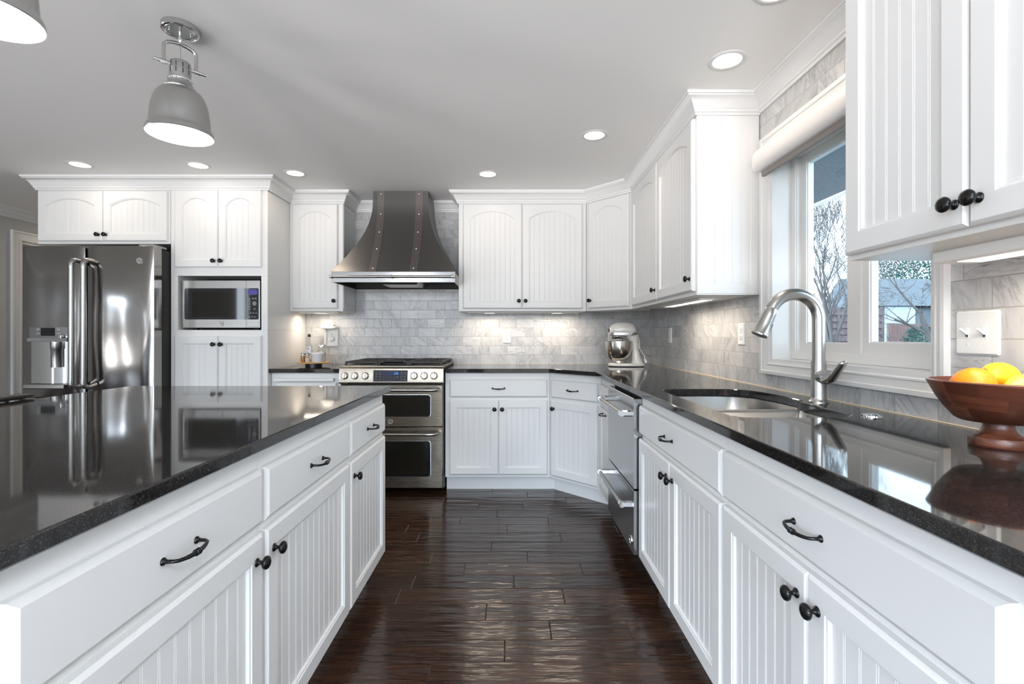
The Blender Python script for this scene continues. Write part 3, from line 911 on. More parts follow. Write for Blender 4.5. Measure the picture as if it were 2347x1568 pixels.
# roller shade cassette
t = thing('roller_shade', 'white roller shade cassette over the kitchen window', 'window shade', (46.4, 55, 75))
mb = MB(); prof = [(0, 4.4), (-.5, 4.5), (-1.3, 4.35), (-2.05, 3.9), (-2.55, 3.2), (-2.75, 2.3), (-2.75, 1.2), (-2.6, .5), (-2.3, .1), (-1.9, 0), (0, 0)]
a = mb.loop([(x, 0, z) for x, z in prof]); b_ = mb.loop([(x, 33.0, z) for x, z in prof]); mb.bridge(a, b_); mb.face(a); mb.face(list(reversed(b_)))
mb.build('cassette', shadem, t, 40)
mb = MB(); pr2 = [(x * 1.03 - .03, z * 1.02 - .05) for x, z in prof]
for y in (-.12, 33.0):
    a = mb.loop([(x, y, z) for x, z in pr2]); b_ = mb.loop([(x, y + .12, z) for x, z in pr2]); mb.bridge(a, b_); mb.face(a); mb.face(list(reversed(b_)))
mb.build('end_cap', vinyl, t)
mb = MB(); mb.box(-1.5, .5, -1.0, -.9, 32.5, .0, .08); mb.build('hem_bar', hembar, t)

# ------------------------------------------------------------------ recessed and pendant lights
RL = [(-114.4, 129.6, 'leftmost recessed ceiling light, above the refrigerator doors'), (-83.4, 130.2, 'recessed ceiling light in front of the microwave cabinet'),
      (-60.3, 136.5, 'recessed ceiling light left of the range hood, beside the tall cabinet\'s crown'), (-6.5, 137.2, 'recessed ceiling light right of the range hood'),
      (18.9, 110.7, 'recessed ceiling light before the corner wall cabinets'), (35.7, 80.6, 'recessed ceiling light nearest the window\'s far end'),
      (35.0, 64.0, 'recessed ceiling light cut off by the photo\'s top edge')]
proto = None
for x, y, lab in RL:
    if proto is None:
        t = thing('recessed_light', lab, 'ceiling light', (x, y, CEIL), group='recessed ceiling lights')
        mb = MB(); mb.lathe([(2.28, 0), (2.26, -.10), (2.5, -.16), (2.85, -.12), (3.02, -.03), (3.02, 0)], 40, cap=False); mb.build('trim_ring', trimw, t, 50)
        mb = MB(); mb.lathe([(2.3, -.07), (1.6, -.1), (0, -.11)], 40, cap=False); mb.build('diffuser', lens, t, 60)
        proto = t
    else:
        t = proto.copy(); col.objects.link(t); t.location = Vector((x, y, CEIL)) * S; t['label'] = lab
        for ch in list(proto.children):
            if ch.type == 'LIGHT': continue
            c_ = ch.copy(); col.objects.link(c_); c_.parent = t
    area('downlight', (0, 0, -.3), (0, 0, 0), 4.4, 4.4, DOWN_W, shape='DISK', parent=t, spread=165)


t = thing('hallway_fill_light', 'unseen fill light added in the hallway behind the refrigerator', 'ceiling light', (-158, 205, CEIL))  # out-of-sight downlight added to brighten the dim hallway wall
mb = MB(); mb.lathe([(2.28, 0), (2.26, -.10), (2.5, -.16), (2.85, -.12), (3.02, -.03), (3.02, 0)], 40, cap=False); mb.build('trim_ring', trimw, t, 50)
mb = MB(); mb.lathe([(2.3, -.07), (1.6, -.1), (0, -.11)], 40, cap=False); mb.build('diffuser', lens, t, 60)
area('downlight', (0, 0, -.3), (0, 0, 0), 4.4, 4.4, 5, shape='DISK', parent=t, spread=170)


globe = mat('globe_fill_glow', (.9, .9, .9), .3, emit=(.88, .97, 1.10), emit_s=45.)  # glow of two unseen globes added to lift base cabinets and ceiling
for gx, gy, lab in ((18, -25, 'unseen globe added as fill light above the aisle, nearer the kitchen'), (-70, -62, 'unseen globe added as fill light in the room behind the viewer')):
    t = thing('globe_fill_light', lab, 'ceiling light', (gx, gy, CEIL))
    mb = MB(); mb.lathe([(3, 0), (3, -.6), (1, -1.2), (.6, -1.4), (.6, -3.2), (2, -3.6), (2, -4.2)], 24); mb.build('canopy', chrome, t, 40)
    mb = MB(); mb.lathe([(2.0, -4.1)] + [(6 * math.sin(a), -9.6 + 6 * math.cos(a)) for a in [.4 + (math.pi - .4) * k / 14 for k in range(15)]], 32, cap=False); mb.build('globe', globe, t, 80)


satin = mat('satin_chrome', (.60, .60, .59), .2, 1.)


def pendant(loc, label):
    t = thing('pendant_lamp', label, 'pendant light', (loc[0], loc[1], CEIL), 48, 'pendant lamps over the island')
    mb = MB(); mb.lathe([(2.42, 0), (2.42, -.72), (2.36, -.80), (2.2, -.84), (2.14, -.76), (2.0, -.78), (1.94, -.86), (1.8, -.88), (1.7, -.80), (0, -.80)], 40, cap=False)
    c_ = mb.build('canopy', satin, t, 30)
    mb = MB()
    for sx in (-1.35, 1.35): mb.lathe([(.13, -.7), (.13, -.95), (.2, -1.0), (.2, -1.12), (.08, -1.2), (0, -1.2)], 12, (sx, 0, 0))
    mb.build('canopy_screw', chrome, c_)
    mb = MB(); mb.lathe([(.27, -.75), (.24, -1.3), (.24, -1.5), (.27, -1.52), (.27, -2.2), (.2, -2.3), (.2, -2.5)], 16); mb.build('stem', chrome, t, 40)
    mb = MB(); mb.lathe([(.25, -2.35), (.36, -2.4), (.36, -2.75), (.25, -2.8)], 16)
    pts = []
    for k in range(13):
        a = math.pi * k / 12; pts.append((-2.05 * math.cos(a) if True else 0, 0, -3.6 + 1.03 * math.sin(a) ** .8 if 0 < k < 12 else -3.6))
    path = [(-2.05, 0, -5.9), (-2.05, 0, -4.4)] + pts + [(2.05, 0, -4.4), (2.05, 0, -5.9)]
    mb.tube(path, .25, 12); mb.build('yoke', satin, t, 50)
    for sx in (-1, 1):
        mb = MB(); mb.tube([(sx * 3.3, 0, -5.9), (sx * 1.2, 0, -5.9)], .25, 12)
        for dx in (1.75, 2.05, 2.4): mb.tube([(sx * dx, 0, -5.9), (sx * (dx + .12), 0, -5.9)], .34, 12)
        mb.tube([(sx * 3.0, 0, -5.55), (sx * 3.0, 0, -6.25)], .07, 8)
        mb.build('cross_bar', chrome, t, 40)
    mb = MB(); mb.tube([(0, 0, -2.8), (.05, 0, -4.2), (0, 0, -5.4)], .05, 6); mb.build('cord', rubber, t)
    mb = MB(); mb.lathe([(0, -5.2), (1.2, -5.25), (1.3, -5.33), (1.34, -5.45), (1.34, -6.35), (1.37, -6.4), (1.37, -7.75), (1.40, -7.8)], 32, cap=False); s_ = mb.build('socket_cup', lampm, t, 30)
    mb = MB()
    for k in range(10):
        a = 2 * math.pi * (k + .5) / 10; ca, sa = math.cos(a), math.sin(a)
        for zz0, zz1, rr in ((-6.3, -5.65, 1.345), (-7.2, -6.45, 1.375)):
            q = [(rr * ca - .07 * -sa * sg, rr * sa - .07 * ca * sg) for sg in (-1, 1)]
            mb.face(mb.loop([(q[0][0] * 1.004, q[0][1] * 1.004, zz0), (q[1][0] * 1.004, q[1][1] * 1.004, zz0), (q[1][0] * 1.004, q[1][1] * 1.004, zz1), (q[0][0] * 1.004, q[0][1] * 1.004, zz1)]))
    mb.build('vent_slots', slot, s_, 0)
    mb = MB(); mb.lathe([(1.40, -7.75), (1.55, -7.8), (1.6, -7.95), (1.55, -8.1), (1.45, -8.15)], 32, cap=False); mb.build('collar_ring', chrome, t, 50)
    prof = [(1.46, -8.1), (1.62, -8.5), (1.85, -8.95), (2.1, -9.2), (2.05, -9.3), (2.35, -9.45), (2.75, -9.8), (3.12, -10.35), (3.42, -11.1), (3.63, -12.0), (3.76, -13.0), (3.84, -14.0), (3.88, -14.8), (3.93, -14.95), (4.1, -15.12), (4.26, -15.45), (4.35, -15.9), (4.28, -16.0)]
    mb = MB(); mb.lathe(prof, 48, cap=False); sh = mb.build('shade', lampm, t, 40)
    inner = mat('shade_enamel_white', (.85, .84, .82), .35) if 'shade_enamel_white' not in MATS else MATS['shade_enamel_white']
    mb = MB(); mb.lathe([(4.28, -16.0), (4.2, -15.6), (3.95, -15.1), (3.86, -14.8), (3.7, -13.4), (3.3, -11.3), (2.2, -9.7), (1.3, -9.2)], 48, cap=False); mb.build('shade_lining', inner, sh, 40)
    mb = MB(); mb.lathe([(3.84, -14.75), (3.0, -14.9), (0, -15.0)], 40, cap=False); mb.build('diffuser', lens, t, 60)
    area('pendant_glow', (0, 0, -15.1), (0, 0, 0), 7.4, 7.4, PEND_W, shape='DISK', parent=t, spread=175)
    return t


pendant((-48.7, 71.9), 'gray bell pendant lamp shown whole over the island')
pendant((-48.7, 45.0), 'gray bell pendant lamp cut off at the photo\'s top left corner')

# ---- under-cabinet lights
def bar_light(name, label, loc, rot, length, power, pucks, lw=1.6, th=.4):
    t = thing(name, label, 'light', loc, rot, 'lights under the wall cabinets')
    mb = MB(); mb.box(0, 0, -th, length, 3.6, 0, .12); mb.build('housing', plastic, t)
    k = len(pucks)
    for i, u in enumerate(pucks):
        mb = MB(); mb.box(u - lw, .9, -th - .04, u + lw, 3.1, -th + .02); mb.build('lens', barlens, t)
        area('bar_glow', (u, 1.8, -th - .12), (0, 0, 0), .8 * length / k, 2.0, power / k, parent=t, spread=170)
    return t


bar_light('under_cabinet_light', 'slim light under the single-door wall cabinet, above the wooden tray', (-68.8, 158, UZ0 - .01), 0, 13, BAR_W * .75, [6.5])
bar_light('under_cabinet_light', 'slim light under the two-door wall cabinet right of the hood', (-14, 158, UZ0 - .01), 0, 36, BAR_W * 2.1, [7, 29])
bar_light('under_cabinet_light', 'bright slim light under the wall cabinet left of the window', (38.5, 126, UZ0 - .01), -90, 26, BAR_W * 1.7, [6.5, 19.5], 5.6)
bar_light('under_cabinet_light', 'slim light under the wall cabinet nearest the viewer', (39.3, 45.5, UZ0 - .01), -90, 20, BAR_W * 1.3, [10], 8.5, 1.1)

# ------------------------------------------------------------------ range hood
t = thing('range_hood', 'dark flared metal range hood above the stove', 'range hood', (-34.6, BY, 0))
LV = [(-.03, 90.95), (-.02, 86.5), (.0, 84.2), (.035, 82.5), (.09, 80.4), (.18, 77.9), (.281, 75.7), (.4, 73.5), (.512, 71.7), (.684, 68.95), (.86, 66.6), (1.0, 64.8), (1.03, 64.35)]
hw = lambda s_: 8.9 + 9.15 * s_
dp = lambda s_: 13.3 + 9.3 * s_
mb = MB(); rows = []
for s_, z in reversed(LV):
    rows.append(mb.loop([(-hw(s_), -dp(s_), z), (hw(s_), -dp(s_), z), (hw(s_), -.1, z), (-hw(s_), -.1, z)]))
for a, b_ in zip(rows, rows[1:]): mb.bridge(a, b_)
mb.build('flared_body', hoodm, t, 25)
for sx0, sx1 in ((-7.2, -5.0), (4.75, 6.95)):
    mb = MB(); ra, rb, rc, rd = [], [], [], []
    for s_, z in reversed(LV):
        y = -dp(s_)
        ra.append(mb.v((sx0, y + .05, z))); rb.append(mb.v((sx0, y - .12, z))); rc.append(mb.v((sx1, y - .12, z))); rd.append(mb.v((sx1, y + .05, z)))
    for A_, B_ in ((ra, rb), (rb, rc), (rc, rd)): mb.bridge(A_, B_, False)
    st = mb.build('strap', strapm, t, 25)
    mb = MB()
    for z in (90.0, 83.6, 77.6, 71.9, 65.4):
        for (s0, z0), (s1, z1) in zip(LV, LV[1:]):
            if z1 <= z <= z0:
                s_ = s0 + (s1 - s0) * (z0 - z) / (z0 - z1); break
        mb.lathe([(.26, 0), (.24, .1), (.14, .17), (0, .2)], 12, ((sx0 + sx1) / 2, -dp(s_) - .11, z), '-y')
    mb.build('rivets', chrome, st, 50)
B0, B1 = 61.3, 64.4; w1, d1 = 18.05, 22.6
mb = MB()
L = [mb.loop([(-w, -d_, z), (w, -d_, z), (w, -.1, z), (-w, -.1, z)]) for w, d_, z in ((w1 + .12, d1 + .12, B1), (w1 + .12, d1 + .12, B0), (w1 - .25, d1 - .25, B0), (w1 - .25, d1 - .25, B1))]
for a, b_ in zip(L, L[1:] + L[:1]): mb.bridge(a, b_)
mb.build('band', hoodb, t, 25)
mb = MB(); mb.box(-w1 + .3, -d1 + .3, B0 + 1.6, w1 - .3, -.2, B0 + 1.9); mb.box(-w1 + .3, -1, B0, w1 - .3, -.2, B0 + 1.6); mb.build('liner', darkgap, t)
mb = MB(); mb.stack([([(-5.2, -15), (5.4, -15), (5.4, -5), (-5.2, -5)], B0 + .1), ([(-6.2, -16.4), (6.4, -16.4), (6.4, -4), (-6.2, -4)], B0 + 1.6)]); mb.build('filter_box', steelh, t)
mb = MB(); mb.tube([(-18.0, -23.5, 62.9), (18.0, -23.5, 62.9)], .33, 12); rl = mb.build('rail', steelh, t)
for x, e in ((-18.1, -18.5), (-.3, None), (17.6, 18.0)):
    mb = MB(); mb.tube([(x - .32, -23.5, 62.9), (x + .32, -23.5, 62.9)], .5, 14); mb.tube([(x, -23.5, 62.9), (x, -22.6, 62.7)], .2, 8)
    if e: mb.lathe([(0, -.3), (.22, -.2), (.3, 0), (.22, .2), (0, .3)], 12, (e, -23.5, 62.9), 'x')
    mb.build('rail_bracket', chrome, rl, 50)
text('Vent-A-Hood', 'badge_lettering', .62, chrome, t, facing('front', (15.3, -22.75, 61.95)) @ Matrix.Shear('XZ', 4, (.0, .0)))

# ------------------------------------------------------------------ range
t = thing('range', 'stainless steel double-oven gas range below the hood', 'range', (-34.3, 166.1, 0))
FY = -25.6                                     # oven door fronts
mb = MB(); mb.box(-14.85, -24.2, 1.2, 14.85, -.3, 36.4, .05); mb.build('body', blackpl, t)
mb = MB()
prof = [(-24.2, 36.55), (-25.6, 36.45), (-26.05, 36.1), (-26.35, 34.2), (-26.5, 32.2), (-26.3, 31.85), (-24.2, 31.8)]
a = mb.loop([(-14.95, y, z) for y, z in prof]); b_ = mb.loop([(14.95, y, z) for y, z in prof]); mb.bridge(a, b_); mb.face(a); mb.face(list(reversed(b_)))
cp = mb.build('control_panel', rangem, t, 30)
tilt = math.atan2(.45, 3.9)
MP = Matrix.Translation((0, -26.28, 34.1)) @ Matrix.Rotation(-tilt, 4, 'X') @ Matrix(((1, 0, 0, 0), (0, 0, -1, 0), (0, 1, 0, 0), (0, 0, 0, 1)))   # (x, up, out)
mb = MB(MP); P = rrect(-5.25, -1.75, 4.95, 1.7, .35, 4); Q = offset_poly(P, .12)
mb.stack([(P, .0), (P, .09), (Q, .12)]); mb.build('display_bezel', steelh, cp, 40)
mb = MB(MP); P = rrect(-5.05, -1.58, 4.75, 1.52, .25, 4); mb.stack([(P, .05), (P, .16)]); dg_ = mb.build('display_glass', MATS['panel_black'], cp, 30)
mb = MB(MP); mb.box(-2.5, .05, .1, 2.2, 1.25, .17); mb.build('clock_display', lcdm, dg_)
text('153', 'clock_digits', .82, bluedig, dg_, MP @ Matrix.Translation((1.45, .6, .18)) @ Matrix.Shear('XZ', 4, (0, 0)))
mb = MB(MP)
for rr_, y in ((0, -.45), (1, -1.1)):
    for k in range(5): mb.box(-2.2 + .75 * k, y - .07, .15, -2.08 + .75 * k, y + .12, .17)
for x in (-4.5, -3.4, 2.75, 3.75):
    for y in (.85, .35, -.35, -1.05): mb.box(x, y - .05, .15, x + .55, y + .06, .17)
mb.box(1.55, -.55, .15, 2.1, -.35, .17)
mb.build('panel_print', whiteink, dg_, 0)
for i, x in enumerate((-13.3, -10.4, -7.4, 6.6, 9.5, 12.3)):
    mb = MB(MP); mb.lathe([(1.06, 0), (1.06, .12), (.98, .2), (.9, .22), (.88, .55), (.8, .62), (0, .64)], 28, (x, -.05, .1)); k_ = mb.build('burner_knob', rangem, t, 35)
    mb = MB(MP); mb.box(x - .2, -.9, .7, x + .2, .8, 1.25, .1); mb.build('knob_grip', chrome, k_)
    mb = MB(MP); mb.box(x - .07, 1.4, .08, x + .08, 1.6, .14); mb.build('indicator_mark', redm, cp)
mb = MB(); mb.box(-14.9, -25.3, 36.42, 14.9, -.4, 36.9, .1); ct = mb.build('cooktop', rangem, t)
mb = MB(); mb.box(-14.0, -23.6, 36.85, 14.0, -2.2, 36.95); mb.build('burner_pan', castiron, ct)
mb = MB(); mb.box(-14.6, -2.1, 36.85, 14.6, -.35, 37.75, .18); mb.build('rear_trim', rangem, t)
for x0, x1 in ((-13.9, -4.9), (4.9, 13.9)):
    mb = MB(); zt = 38.05; y0, y1 = -23.3, -2.6; r = .26
    for y in (y0, (y0 + y1) / 2, y1): mb.box(x0, y - r, 37.45, x1, y + r, zt, .1)
    for x in (x0, x1): mb.box(x - r, y0, 37.45, x + r, y1, zt, .1)
    for yc in (y0 + 5.2, y1 - 5.2):
        mb.box(x0, yc - .2, 37.6, (x0 + x1) / 2 - 1.2, yc + .2, zt, .08); mb.box((x0 + x1) / 2 + 1.2, yc - .2, 37.6, x1, yc + .2, zt, .08)
        mb.box((x0 + x1) / 2 - .2, yc - 4.8, 37.6, (x0 + x1) / 2 + .2, yc - 1.2, zt, .08); mb.box((x0 + x1) / 2 - .2, yc + 1.2, 37.6, (x0 + x1) / 2 + .2, yc + 4.8, zt, .08)
        for sx in (-1, 1):
            for sy in (-1, 1): mb.tube([((x0 + x1) / 2 + sx * 4.3, yc + sy * 4.3, zt - .2), ((x0 + x1) / 2 + sx * 1.3, yc + sy * 1.3, zt - .2)], .18, 6)
    for x in (x0, x1):
        for y in (y0, (y0 + y1) / 2, y1): mb.box(x - .3, y - .3, 36.9, x + .3, y + .3, 37.5)
    mb.build('burner_grate', castiron, t, 30)
    for yc in (y0 + 5.2, y1 - 5.2):
        mb = MB(); mb.lathe([(1.9, 36.9), (1.9, 37.15), (1.6, 37.25), (1.45, 37.28), (1.45, 37.5), (1.2, 37.58), (0, 37.6)], 24, ((x0 + x1) / 2, yc, 0)); mb.build('burner', castiron, t, 40)
mb = MB()
for x in (-4.2, 4.2): mb.box(x - .3, -23.3, 36.95, x + .3, -2.6, 38.05, .1)
for k in range(9): y = -23.0 + k * 2.5; mb.box(-4.2, y - .2, 37.5, 4.2, y + .2, 38.0, .08)
mb.build('center_grate', castiron, t, 30)
mb = MB(); mb.box(-3.0, -23.2, 37.2, 3.0, -21.0, 38.35, .25); mb.build('griddle_grip', blackpl, t)


def oven_door(z0, z1, wz0, wz1, hz, nm, logo=None):
    mb = MB(); X = 14.75
    P = rrect(-X, z0, X, z1, .25, 3)
    M = Matrix(((1, 0, 0, 0), (0, 0, -1, -24.25), (0, 1, 0, 0), (0, 0, 0, 1)))
    mb = MB(M); mb.stack([(P, 0), (P, 1.1), (offset_poly(P, .2), 1.35)]); d = mb.build('oven_door', rangem, t, 30)
    tag(d, nm)
    mb = MB(M); P = rrect(-11.15, wz0, 11.15, wz1, .8, 5); mb.stack([(offset_poly(P, -.12), 1.3), (offset_poly(P, -.12), 1.42), (P, 1.44)]); mb.build('window_bezel', steelh, d, 30)
    mb = MB(M); mb.stack([(P, 1.4), (P, 1.47)]); mb.build('oven_window', blackgl, d, 30)
    mb = MB(M); Pw = rrect(-9.9, wz0 + .35, 9.9, wz1 - .25, .6, 5); mb.stack([(Pw, 1.45), (Pw, 1.49)]); mb.build('inner_glass', MATS['oven_view'], d, 30)
    mb = MB(); hx = 13.2; yy = -28.2
    mb.tube([(-hx + .3, yy, hz), (hx - .3, yy, hz)], .42, 14)
    for sx in (-1, 1):
        mb.tube([(sx * (hx - 3.2), yy, hz), (sx * (hx - 3.0), yy, hz)], .52, 14)
        mb.tube([(sx * (hx - 3.0), yy, hz), (sx * (hx - .8), yy + .1, hz + .02), (sx * (hx + .1), yy + .6, hz + .05), (sx * (hx + .35), -26.6, hz + .1), (sx * (hx + .35), -25.4, hz + .1)], [.5, .52, .55, .58, .6], 12)
    mb.build('oven_handle', steelh, d, 40)
    return d


ov = mat('oven_view', (.012, .011, .008), .06, spec=.3)
d = oven_door(19.35, 31.45, 22.3, 28.5, 30.15, 'upper short oven door')


def medallion(parent, M, r=.78):
    mb = MB(M); mb.lathe([(r, 0), (r, .1), (r * .93, .2), (r * .86, .2), (r * .82, .12), (0, .12)], 28); m_ = mb.build('emblem', chrome, parent, 40)
    text('GE', 'emblem_script', r * 1.05, blackpl, m_, M @ Matrix.Translation((0, 0, .13)))
    return m_


medallion(d, facing('front', (-.35, FY - .02, 20.85)))
oven_door(1.6, 19.2, 5.1, 15.2, 17.6, 'lower tall oven door')

# ------------------------------------------------------------------ refrigerator
t = thing('refrigerator', 'stainless steel french-door refrigerator with water dispenser', 'refrigerator', (-115.6, 133.0, 0))
mb = MB(); mb.box(-17.6, 4.0, 1.0, 17.7, 32.6, 69.6, .1); mb.build('body', darkgap, t)


def curved_door(name, x0, x1, z0, z1):
    mb = MB(); n_ = 10; rows = []
    for z in (z0, z0 + .25, z1 - .25, z1):
        e = .25 if z in (z0, z1) else 0
        top = []
        for k in range(n_ + 1):
            u = k / n_; x = x0 + e + (x1 - x0 - 2 * e) * u
            edge = .45 * (max(0, abs(2 * u - 1) - .93) / .07) ** 2
            top.append((x, edge + e * .6, z))
        rows.append(mb.loop(top + [(x1 - e, 3.4, z), (x0 + e, 3.4, z)]))
    for a, b_ in zip(rows, rows[1:]): mb.bridge(a, b_)
    mb.face(list(reversed(rows[0]))); mb.face(rows[-1])
    return mb.build(name, fridgem, t, 35)


dl_ = curved_door('door', -17.9, -.75, 28.6, 70.0); dr_ = curved_door('door', -.05, 18.05, 28.6, 70.0); fz = curved_door('freezer_drawer', -17.9, 18.05, 4.0, 28.2)


def fr_handle(parent, x, z0, z1, horizontal=False):
    mb = MB()
    if not horizontal:
        mb.tube([(x, -2.5, z0 + 1.2), (x, -2.5, z1 - 1.2)], .70, 16)
        for za, s_ in ((z0, 1), (z1, -1)):
            mb.tube([(x, -2.5, za + s_ * 2.4), (x, -2.52, za + s_ * 1.1), (x + .1, -2.3, za + s_ * .35), (x + .5, -1.5, za + s_ * .1), (x + 1.0, -.6, za + s_ * .35), (x + 1.2, .1, za + s_ * .6)], [.76, .78, .76, .72, .74, .8], 12)
    else:
        mb.tube([(-13, -2.5, x), (13, -2.5, x)], .55, 12); mb.tube([(-13, -2.5, x), (-13.6, .1, x)], .55, 10); mb.tube([(13, -2.5, x), (13.6, .1, x)], .55, 10)
    mb.build('handle', steelh, parent, 40)


fr_handle(dl_, -1.9, 31.6, 66.0); fr_handle(dr_, 1.35, 31.6, 66.0); fr_handle(fz, 24.5, 0, 0, True)
mb = MB(); mb.box(-15.3, -.25, 44.3, -4.55, .6, 48.0, .08); dp_ = mb.build('dispenser_panel', MATS['dishwasher_steel'], dl_)
mb = MB(); mb.box(-12.2, -.3, 45.5, -8.4, -.2, 47.7); mb.build('dispenser_screen', blackgl, dp_)
mb = MB()
for x in (-13.0, -7.5):
    for z in (47.2, 46.1): mb.lathe([(.38, 0), (.34, .1), (0, .12)], 16, (x, -.24, z), '-y')
mb.lathe([(.75, 0), (.75, .2), (.5, .5), (.45, .8), (0, .85)], 20, (-6.3, -.3, 45.3), '-y'); mb.build('dispenser_button', chrome, dp_, 40)
mb = MB(); mb.box(-15.3, -1.0, 43.95, -4.55, .5, 44.9, .15); mb.build('dispenser_lip', MATS['gray_rubber'], dp_)
mb = MB(); n_ = 14; rows = []
for z in (32.6, 44.0):
    rows.append(mb.loop([(-15.0 + 10.2 * k / n_, .05 - .75 * math.sin(math.pi * k / n_) - .1, z) for k in range(n_ + 1)]))
mb.bridge(rows[0], rows[1], False); mb.build('dispenser_cavity', chrome, dl_, 60)
mb = MB(); mb.lathe([(1.25, 37.0), (1.25, 41.8), (1.4, 42.0), (1.4, 43.9)], 20, (-7.2, -1.0, 0)); mb.build('dispenser_spout', steelh, dl_, 40)
mb = MB(); mb.box(-15.5, -1.8, 31.2, -4.6, .4, 32.5, .2); mb.build('drip_tray', steelh, dl_)
medallion(dr_, facing('front', (14.4, -.02, 66.0)), .82)
mb = MB(); mb.box(13.5, 1.0, 69.9, 17.6, 6.0, 70.6, .1); mb.build('hinge_cover', steelh, t)

# ------------------------------------------------------------------ microwave
t = thing('microwave', 'stainless steel microwave set in the tall cabinet niche', 'microwave', (-83.4, 141.6, 47.22))
mb = MB(); mb.box(-11.1, .2, .6, 11.15, 17, 14.3, .1)
for x in (-9, 9): mb.box(x - .6, 1.2, 0, x + .6, 2.4, .62)
mb.build('body', darkgap, t)
mb = MB(); mb.box(-11.15, -1.0, .58, 7.12, .2, 14.3, .1); dm_ = mb.build('door', MATS['brushed_steel'], t)
mb = MB(); mb.box(7.2, -1.0, .58, 11.15, .2, 14.3, .1); pm_ = mb.build('control_panel', MATS['brushed_steel'], t)
Mf = Matrix(((1, 0, 0, 0), (0, 0, -1, -1.0), (0, 1, 0, 0), (0, 0, 0, 1)))
mb = MB(Mf); P = [(7.1, 3.0), (7.1, 12.0)] + [(-10.1, 12.0), (-10.45, 11.85), (-10.6, 11.5), (-10.6, 3.5), (-10.45, 3.15), (-10.1, 3.0)]
P = ccw(P); mb.stack([(P, 0), (P, .05)]); gd = mb.build('door_glass', blackgl, dm_, 30)
mb = MB(Mf); P = rrect(-8.3, 3.8, 4.1, 11.1, .5, 4); mb.stack([(P, .04), (P, .07)]); mb.build('viewing_window', MATS['oven_view'], gd, 30)
mb = MB(Mf); P = rrect(7.22, 3.0, 10.75, 12.0, .35, 3); mb.stack([(P, 0), (P, .05)]); kp = mb.build('keypad', blackgl, pm_, 30)
mb = MB(Mf); P = rrect(7.7, 10.1, 10.45, 11.7, .5, 4); mb.stack([(P, .04), (P, .09)]); mb.build('clock_display', mwlcd, kp, 30)
mb = MB(Mf)
for k in range(5): mb.box(7.85, 5.8 + .72 * k, .05, 8.4, 6.2 + .72 * k, .12)
for x in (9.2, 9.95): mb.lathe([(.26, .05), (.26, .12), (0, .12)], 12, (x, 9.05, 0))
mb.lathe([(.62, .05), (.62, .12), (0, .12)], 20, (9.6, 7.6, 0)); mb.box(9.3, 5.9, .05, 9.9, 6.25, .12)
for k in range(4): mb.box(7.5 + .78 * k, 4.75, .05, 8.0 + .78 * k, 5.0, .12)
for k in range(3): mb.box(7.85 + .8 * k, 3.6, .05, 8.35 + .8 * k, 3.88, .12)
mb.build('keypad_button', rubber, kp, 30)
mb = MB(Mf); P = rrect(7.65, .95, 10.7, 2.35, .2, 3); mb.stack([(P, 0), (P, .06), (offset_poly(P, .06), .1)]); mb.build('door_release', steelh, pm_, 30)
medallion(dm_, facing('front', (.05, -1.0, 1.85)), .72)

# ------------------------------------------------------------------ dishwasher
t = thing('dishwasher', 'stainless steel two-drawer dishwasher under the right counter', 'dishwasher', (22.5, 113.0, 0), -90)
Wd = 23.7
mb = MB(); mb.box(.1, 1.6, 4.5, Wd, 22.5, 34.7); mb.build('body', darkgap, t)
for z0, z1, hz in ((17.4, 34.0, 31.2), (5.3, 17.1, 14.4)):
    mb = MB(); mb.box(.15, 0, z0, Wd - .1, 1.6, z1, .08); d = mb.build('dish_drawer', dwm, t)
    mb = MB(); yy = -2.1; mb.tube([(.9, yy, hz), (Wd - 1, yy, hz)], .42, 14); h_ = mb.build('bar_handle', steelh, d, 40)
    for x in (.9, Wd - 1):
        mb = MB(); mb.tube([(x - .5, yy, hz), (x + .5, yy, hz)], .55, 14); mb.box(x - .48, yy, hz - .55, x + .48, .05, hz + .55, .2)
        mb.build('handle_bracket', chrome, h_, 40)
mb = MB(); mb.box(.2, 3.5, .05, Wd - .2, 4.2, 4.5); mb.build('toe_panel', blackpl, t)
medallion(t, Matrix.Translation((Wd - 2.0, 0, 7.4)) @ Matrix(((1, 0, 0, 0), (0, 0, -1, 0), (0, 1, 0, 0), (0, 0, 0, 1))), .8)

# ------------------------------------------------------------------ sink and faucet
t = thing('kitchen_sink', 'stainless steel undermount double-bowl sink in the right counter', 'sink', (0, 0, 0))
far = [(27.4, 70.9), (41.2, 70.9), (42.6, 71.5), (43.2, 73), (43.3, 76), (43.1, 80), (42.6, 83.4), (41.6, 85.9), (39.8, 87.3), (37, 87.6), (30, 87.6), (27.4, 87.1), (26.1, 85.6), (25.8, 83.4), (25.8, 72.4), (26.2, 71.3)]
near = [(27.5, 56.6), (37, 56.4), (39.8, 56.9), (41.2, 58.4), (41.5, 61), (41.5, 67.8), (41.0, 69.0), (39.8, 69.5), (27.4, 69.5), (26.2, 69.0), (25.8, 68), (25.8, 59.2), (26.2, 57.5)]
far = spline(far, 3); near = spline(near, 3)
mb = MB(); o_ = rrect(25.0, 55.6, 44.2, 88.3, 2, 4); zt = 34.84
lo_ = mb.loop([(x, y, zt) for x, y in ccw(o_)]); f_ = mb.loop([(x, y, zt) for x, y in ccw(far)]); n__ = mb.loop([(x, y, zt) for x, y in ccw(near)])
mb.fill(lo_, f_, n__); mb.build('flange', sinkm, t)
